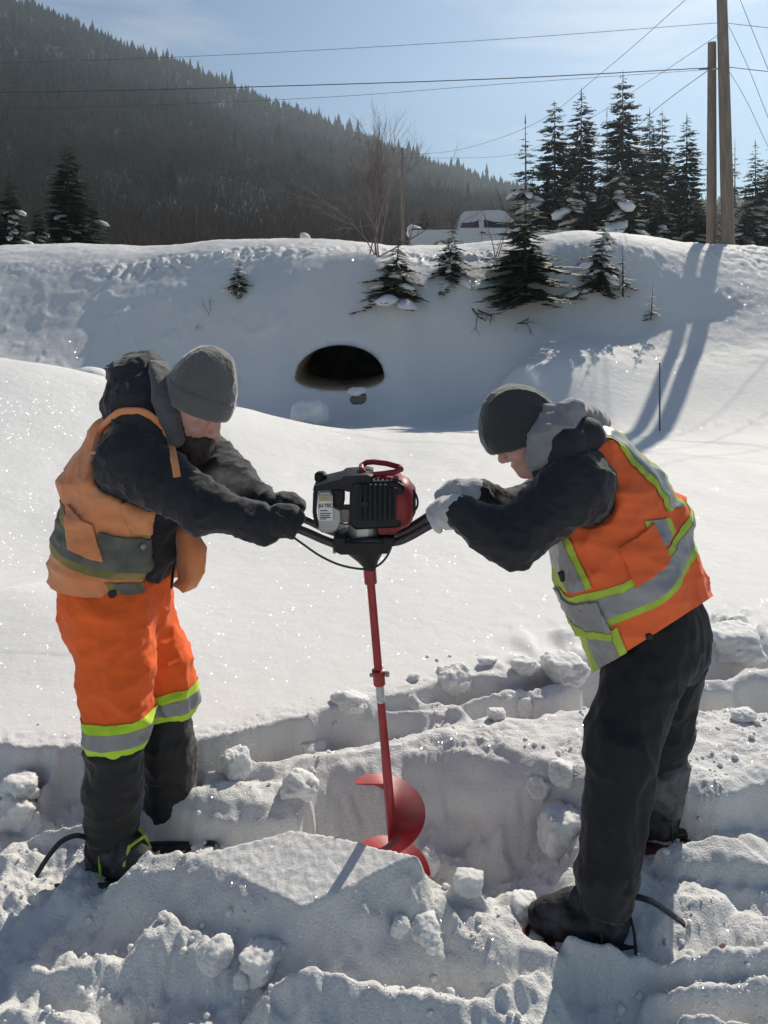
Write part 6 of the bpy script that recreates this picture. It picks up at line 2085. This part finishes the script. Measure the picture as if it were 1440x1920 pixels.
for i, a in enumerate([
    (850, 1300, 33, .17, 'pyramid-shaped snow chunk on the field edge right of the auger shaft', 0.0, 0.95, 1.0),
    (440, 1462, 30, .13, 'upright snow chunk on the slab beside the left worker\'s far boot', 0.45, 1.15, 0.9),
    (985, 1345, 19, .17, 'small translucent chunk left of the stooping worker\'s thigh', 0.5, 1.1, 0.8),
    (930, 1352, 17, .17, 'small round chunk between the pyramid chunk and the stooping worker', 0.0, 1.0, 0.9),
    (485, 1836, 40, -.03, 'icy ball of snow in the left foreground', 0.3, 0.9, 1.1),
    (452, 1855, 18, -.03, 'small lump tucked under the icy ball in the foreground', 0.0, 0.9, 1.0),
    (400, 1815, 30, -.01, 'soft lump left of the icy ball in the foreground', 0.0, 0.8, 1.2),
    (1055, 1595, 46, .0, 'square cut snow block in front of the stooping worker\'s shin', 0.75, 0.95, 0.85),
    (808, 1640, 22, -.02, 'crumbly white chunk thrown up beside the auger blade', 0.0, 1.1, 0.9),
    (880, 1672, 26, .05, 'snow chunk on the pit rim below the auger', 0.3, 0.75, 1.3),
    (985, 1722, 28, .02, 'snow heaped over the toe of the stooping worker\'s near boot', 0.0, 0.8, 1.2),
    (1390, 1245, 52, .18, 'large broken snow block behind the stooping worker at right', 0.55, 0.65, 1.25),
    (1060, 1272, 36, .17, 'snow block on the field left of the vest hem', 0.4, 0.7, 1.4),
    (980, 1262, 24, .19, 'low dark-sided chunk on the field left of the vest', 0.0, 0.7, 1.3),
    (915, 1248, 14, .2, 'lone small chunk lying farthest out on the field', 0.0, 0.6, 1.5),
    (775, 1276, 10, .2, 'tiny snow crumb on the field right of the auger coupling', 0.0, 0.8, 1.2),
    (15, 1560, 40, .02, 'round snow boulder cut by the left edge of the picture', 0.0, 1.0, 1.0),
    (30, 1500, 34, .05, 'flat-topped chunk by the left edge beside the trench wall', 0.5, 0.7, 1.2),
    (305, 1730, 10, .0, 'little snow crumb in the shadow left of the cut block', 0.0, 1.0, 1.0),
    (165, 1735, 8, .0, 'tiny snow crumb alone in the left foreground shadow', 0.0, 1.0, 1.0),
    (800, 1775, 34, -.01, 'lump of snow in the middle foreground below the auger', 0.0, 0.7, 1.3),
    (752, 1758, 20, .0, 'smaller lump left of the middle foreground lump', 0.0, 0.9, 1.0),
    (660, 1330, 26, .15, 'chunk of the broken field edge left of the auger shaft', 0.0, 0.7, 1.4),
    (580, 1412, 22, .14, 'rough lump on the ledge left of the auger shaft', 0.0, 0.7, 1.3),
    (1015, 1500, 30, .02, 'crumbled snow heap at the right end of the pit', 0.0, 0.8, 1.2),
    (1060, 1478, 26, .05, 'crumbled snow knob just left of the stooping worker\'s knee', 0.0, 0.9, 1.0),
    (560, 1500, 34, .05, 'lumpy chunk on the left rim of the pit', 0.0, 0.8, 1.0),
    (1395, 1350, 20, .15, 'snow knob in the footprint at the right edge', 0.0, 0.6, 1.3),
]):
    chunk(a[0], a[1], a[2], a[3], a[4], 200 + i * 7, blocky=a[5], flat=a[6], sx_=a[7], rz=i * 0.7, sink=0.18 if i != 8 else 0.1)

# crumbs scattered over the broken snow: too many to count
rc = np.random.default_rng(77)
n = 5500
cx = rc.uniform(-1.6, 1.9, n); cy = rc.uniform(1.85, 3.7, n)
sdv = poly_sd(FIELD, cx, cy)
keep = (sdv < 0.25) & (rc.uniform(0, 1, n) < np.where(sdv < 0, 1.0, 0.35 * sstep(0.25, 0, sdv) * (cx > 0.1) + 0.08))
keep &= fbm2(cx * 4, cy * 4, 2, 99) > -0.15
cx, cy = cx[keep], cy[keep]
czv = ground_zs(cx, cy)
V, F = [], []
off = 0
base = [blob_data(1.0, 300 + i, 0.5, 1, 0.75) for i in range(6)]
_bp = pix_poly(SLABS[-1][0])[0]
_pp = np.array([(p.x, p.y) for p in PIT])
_ok = (poly_sd(_pp, cx, cy) < 0.02) & (poly_sd(_bp, cx, cy) < -0.01)
cx, cy, czv = cx[_ok], cy[_ok], czv[_ok]
for x, y, z in zip(cx, cy, czv):
    P, Fi = base[int(rc.integers(0, 6))]
    r = 0.002 + 0.011 * rc.uniform(0, 1) ** 5
    V.append(P * r + np.array([x, y, z + r * 0.3])); F.append(Fi + off); off += len(P)
cr = obj('snow_crumbs', npmesh('snow_crumbs', np.concatenate(V), np.concatenate(F)), M_SNOW_CHUNK)
tag(cr, 'fine snow crumbs strewn over the broken snow', 'snow crumbs', kind='stuff')

# ------------------------------------------------------------------ steam from the hole and frosty breath
def steam(name, c, r, dens, label, seed, scale=2.2, rot=0.0):
    bm = bmesh.new(); bmesh.ops.create_icosphere(bm, subdivisions=3, radius=1.0)
    me = bpy.data.meshes.new(name); bm.to_mesh(me); bm.free()
    o = bpy.data.objects.new(name, me); LINK(o); o.location = c; o.scale = r; o.rotation_euler = (0, rot, 0)
    m = bpy.data.materials.new(name + '_vapour'); m.use_nodes = True
    N = m.node_tree.nodes; L = m.node_tree.links; N.clear()
    out = N.new('ShaderNodeOutputMaterial'); vol = N.new('ShaderNodeVolumePrincipled')
    vol.inputs['Color'].default_value = (0.95, 0.96, 1, 1); vol.inputs['Anisotropy'].default_value = 0.35
    tc = N.new('ShaderNodeTexCoord'); le = N.new('ShaderNodeVectorMath'); le.operation = 'LENGTH'
    L.new(tc.outputs['Object'], le.inputs[0])
    fall = N.new('ShaderNodeMapRange'); fall.interpolation_type = 'SMOOTHSTEP'
    fall.inputs['From Min'].default_value = 1.0; fall.inputs['From Max'].default_value = 0.15
    L.new(le.outputs['Value'], fall.inputs['Value'])
    n = N.new('ShaderNodeTexNoise'); n.inputs['Scale'].default_value = scale; n.inputs['Detail'].default_value = 3
    off = N.new('ShaderNodeMapping'); off.inputs['Location'].default_value = (seed, seed * 0.7, 0); L.new(tc.outputs['Object'], off.inputs[0]); L.new(off.outputs[0], n.inputs['Vector'])
    wisp = N.new('ShaderNodeMapRange'); wisp.inputs['From Min'].default_value = 0.42; wisp.inputs['From Max'].default_value = 0.72
    L.new(n.outputs['Fac'], wisp.inputs['Value'])
    mu = N.new('ShaderNodeMath'); mu.operation = 'MULTIPLY'; L.new(fall.outputs[0], mu.inputs[0]); L.new(wisp.outputs[0], mu.inputs[1])
    mu2 = N.new('ShaderNodeMath'); mu2.operation = 'MULTIPLY'; mu2.inputs[1].default_value = dens; L.new(mu.outputs[0], mu2.inputs[0])
    L.new(mu2.outputs[0], vol.inputs['Density']); L.new(vol.outputs[0], out.inputs['Volume'])
    me.materials.append(m)
    tag(o, label, 'steam', kind='stuff')
    return o


steam('steam', K(840, 1500, 2.50), (0.36, 0.16, 0.20), 4.5, 'thin steam drifting in the snow pit round the auger', 3.0)
steam('breath', K(428, 905, 2.52), (0.10, 0.08, 0.09), 7.0, 'frosty breath below the bearded worker\'s face', 8.0, 1.8)
steam('breath', K(950, 950, 2.36), (0.06, 0.05, 0.05), 8.0, 'frosty breath under the stooping worker\'s face', 5.0, 1.8)
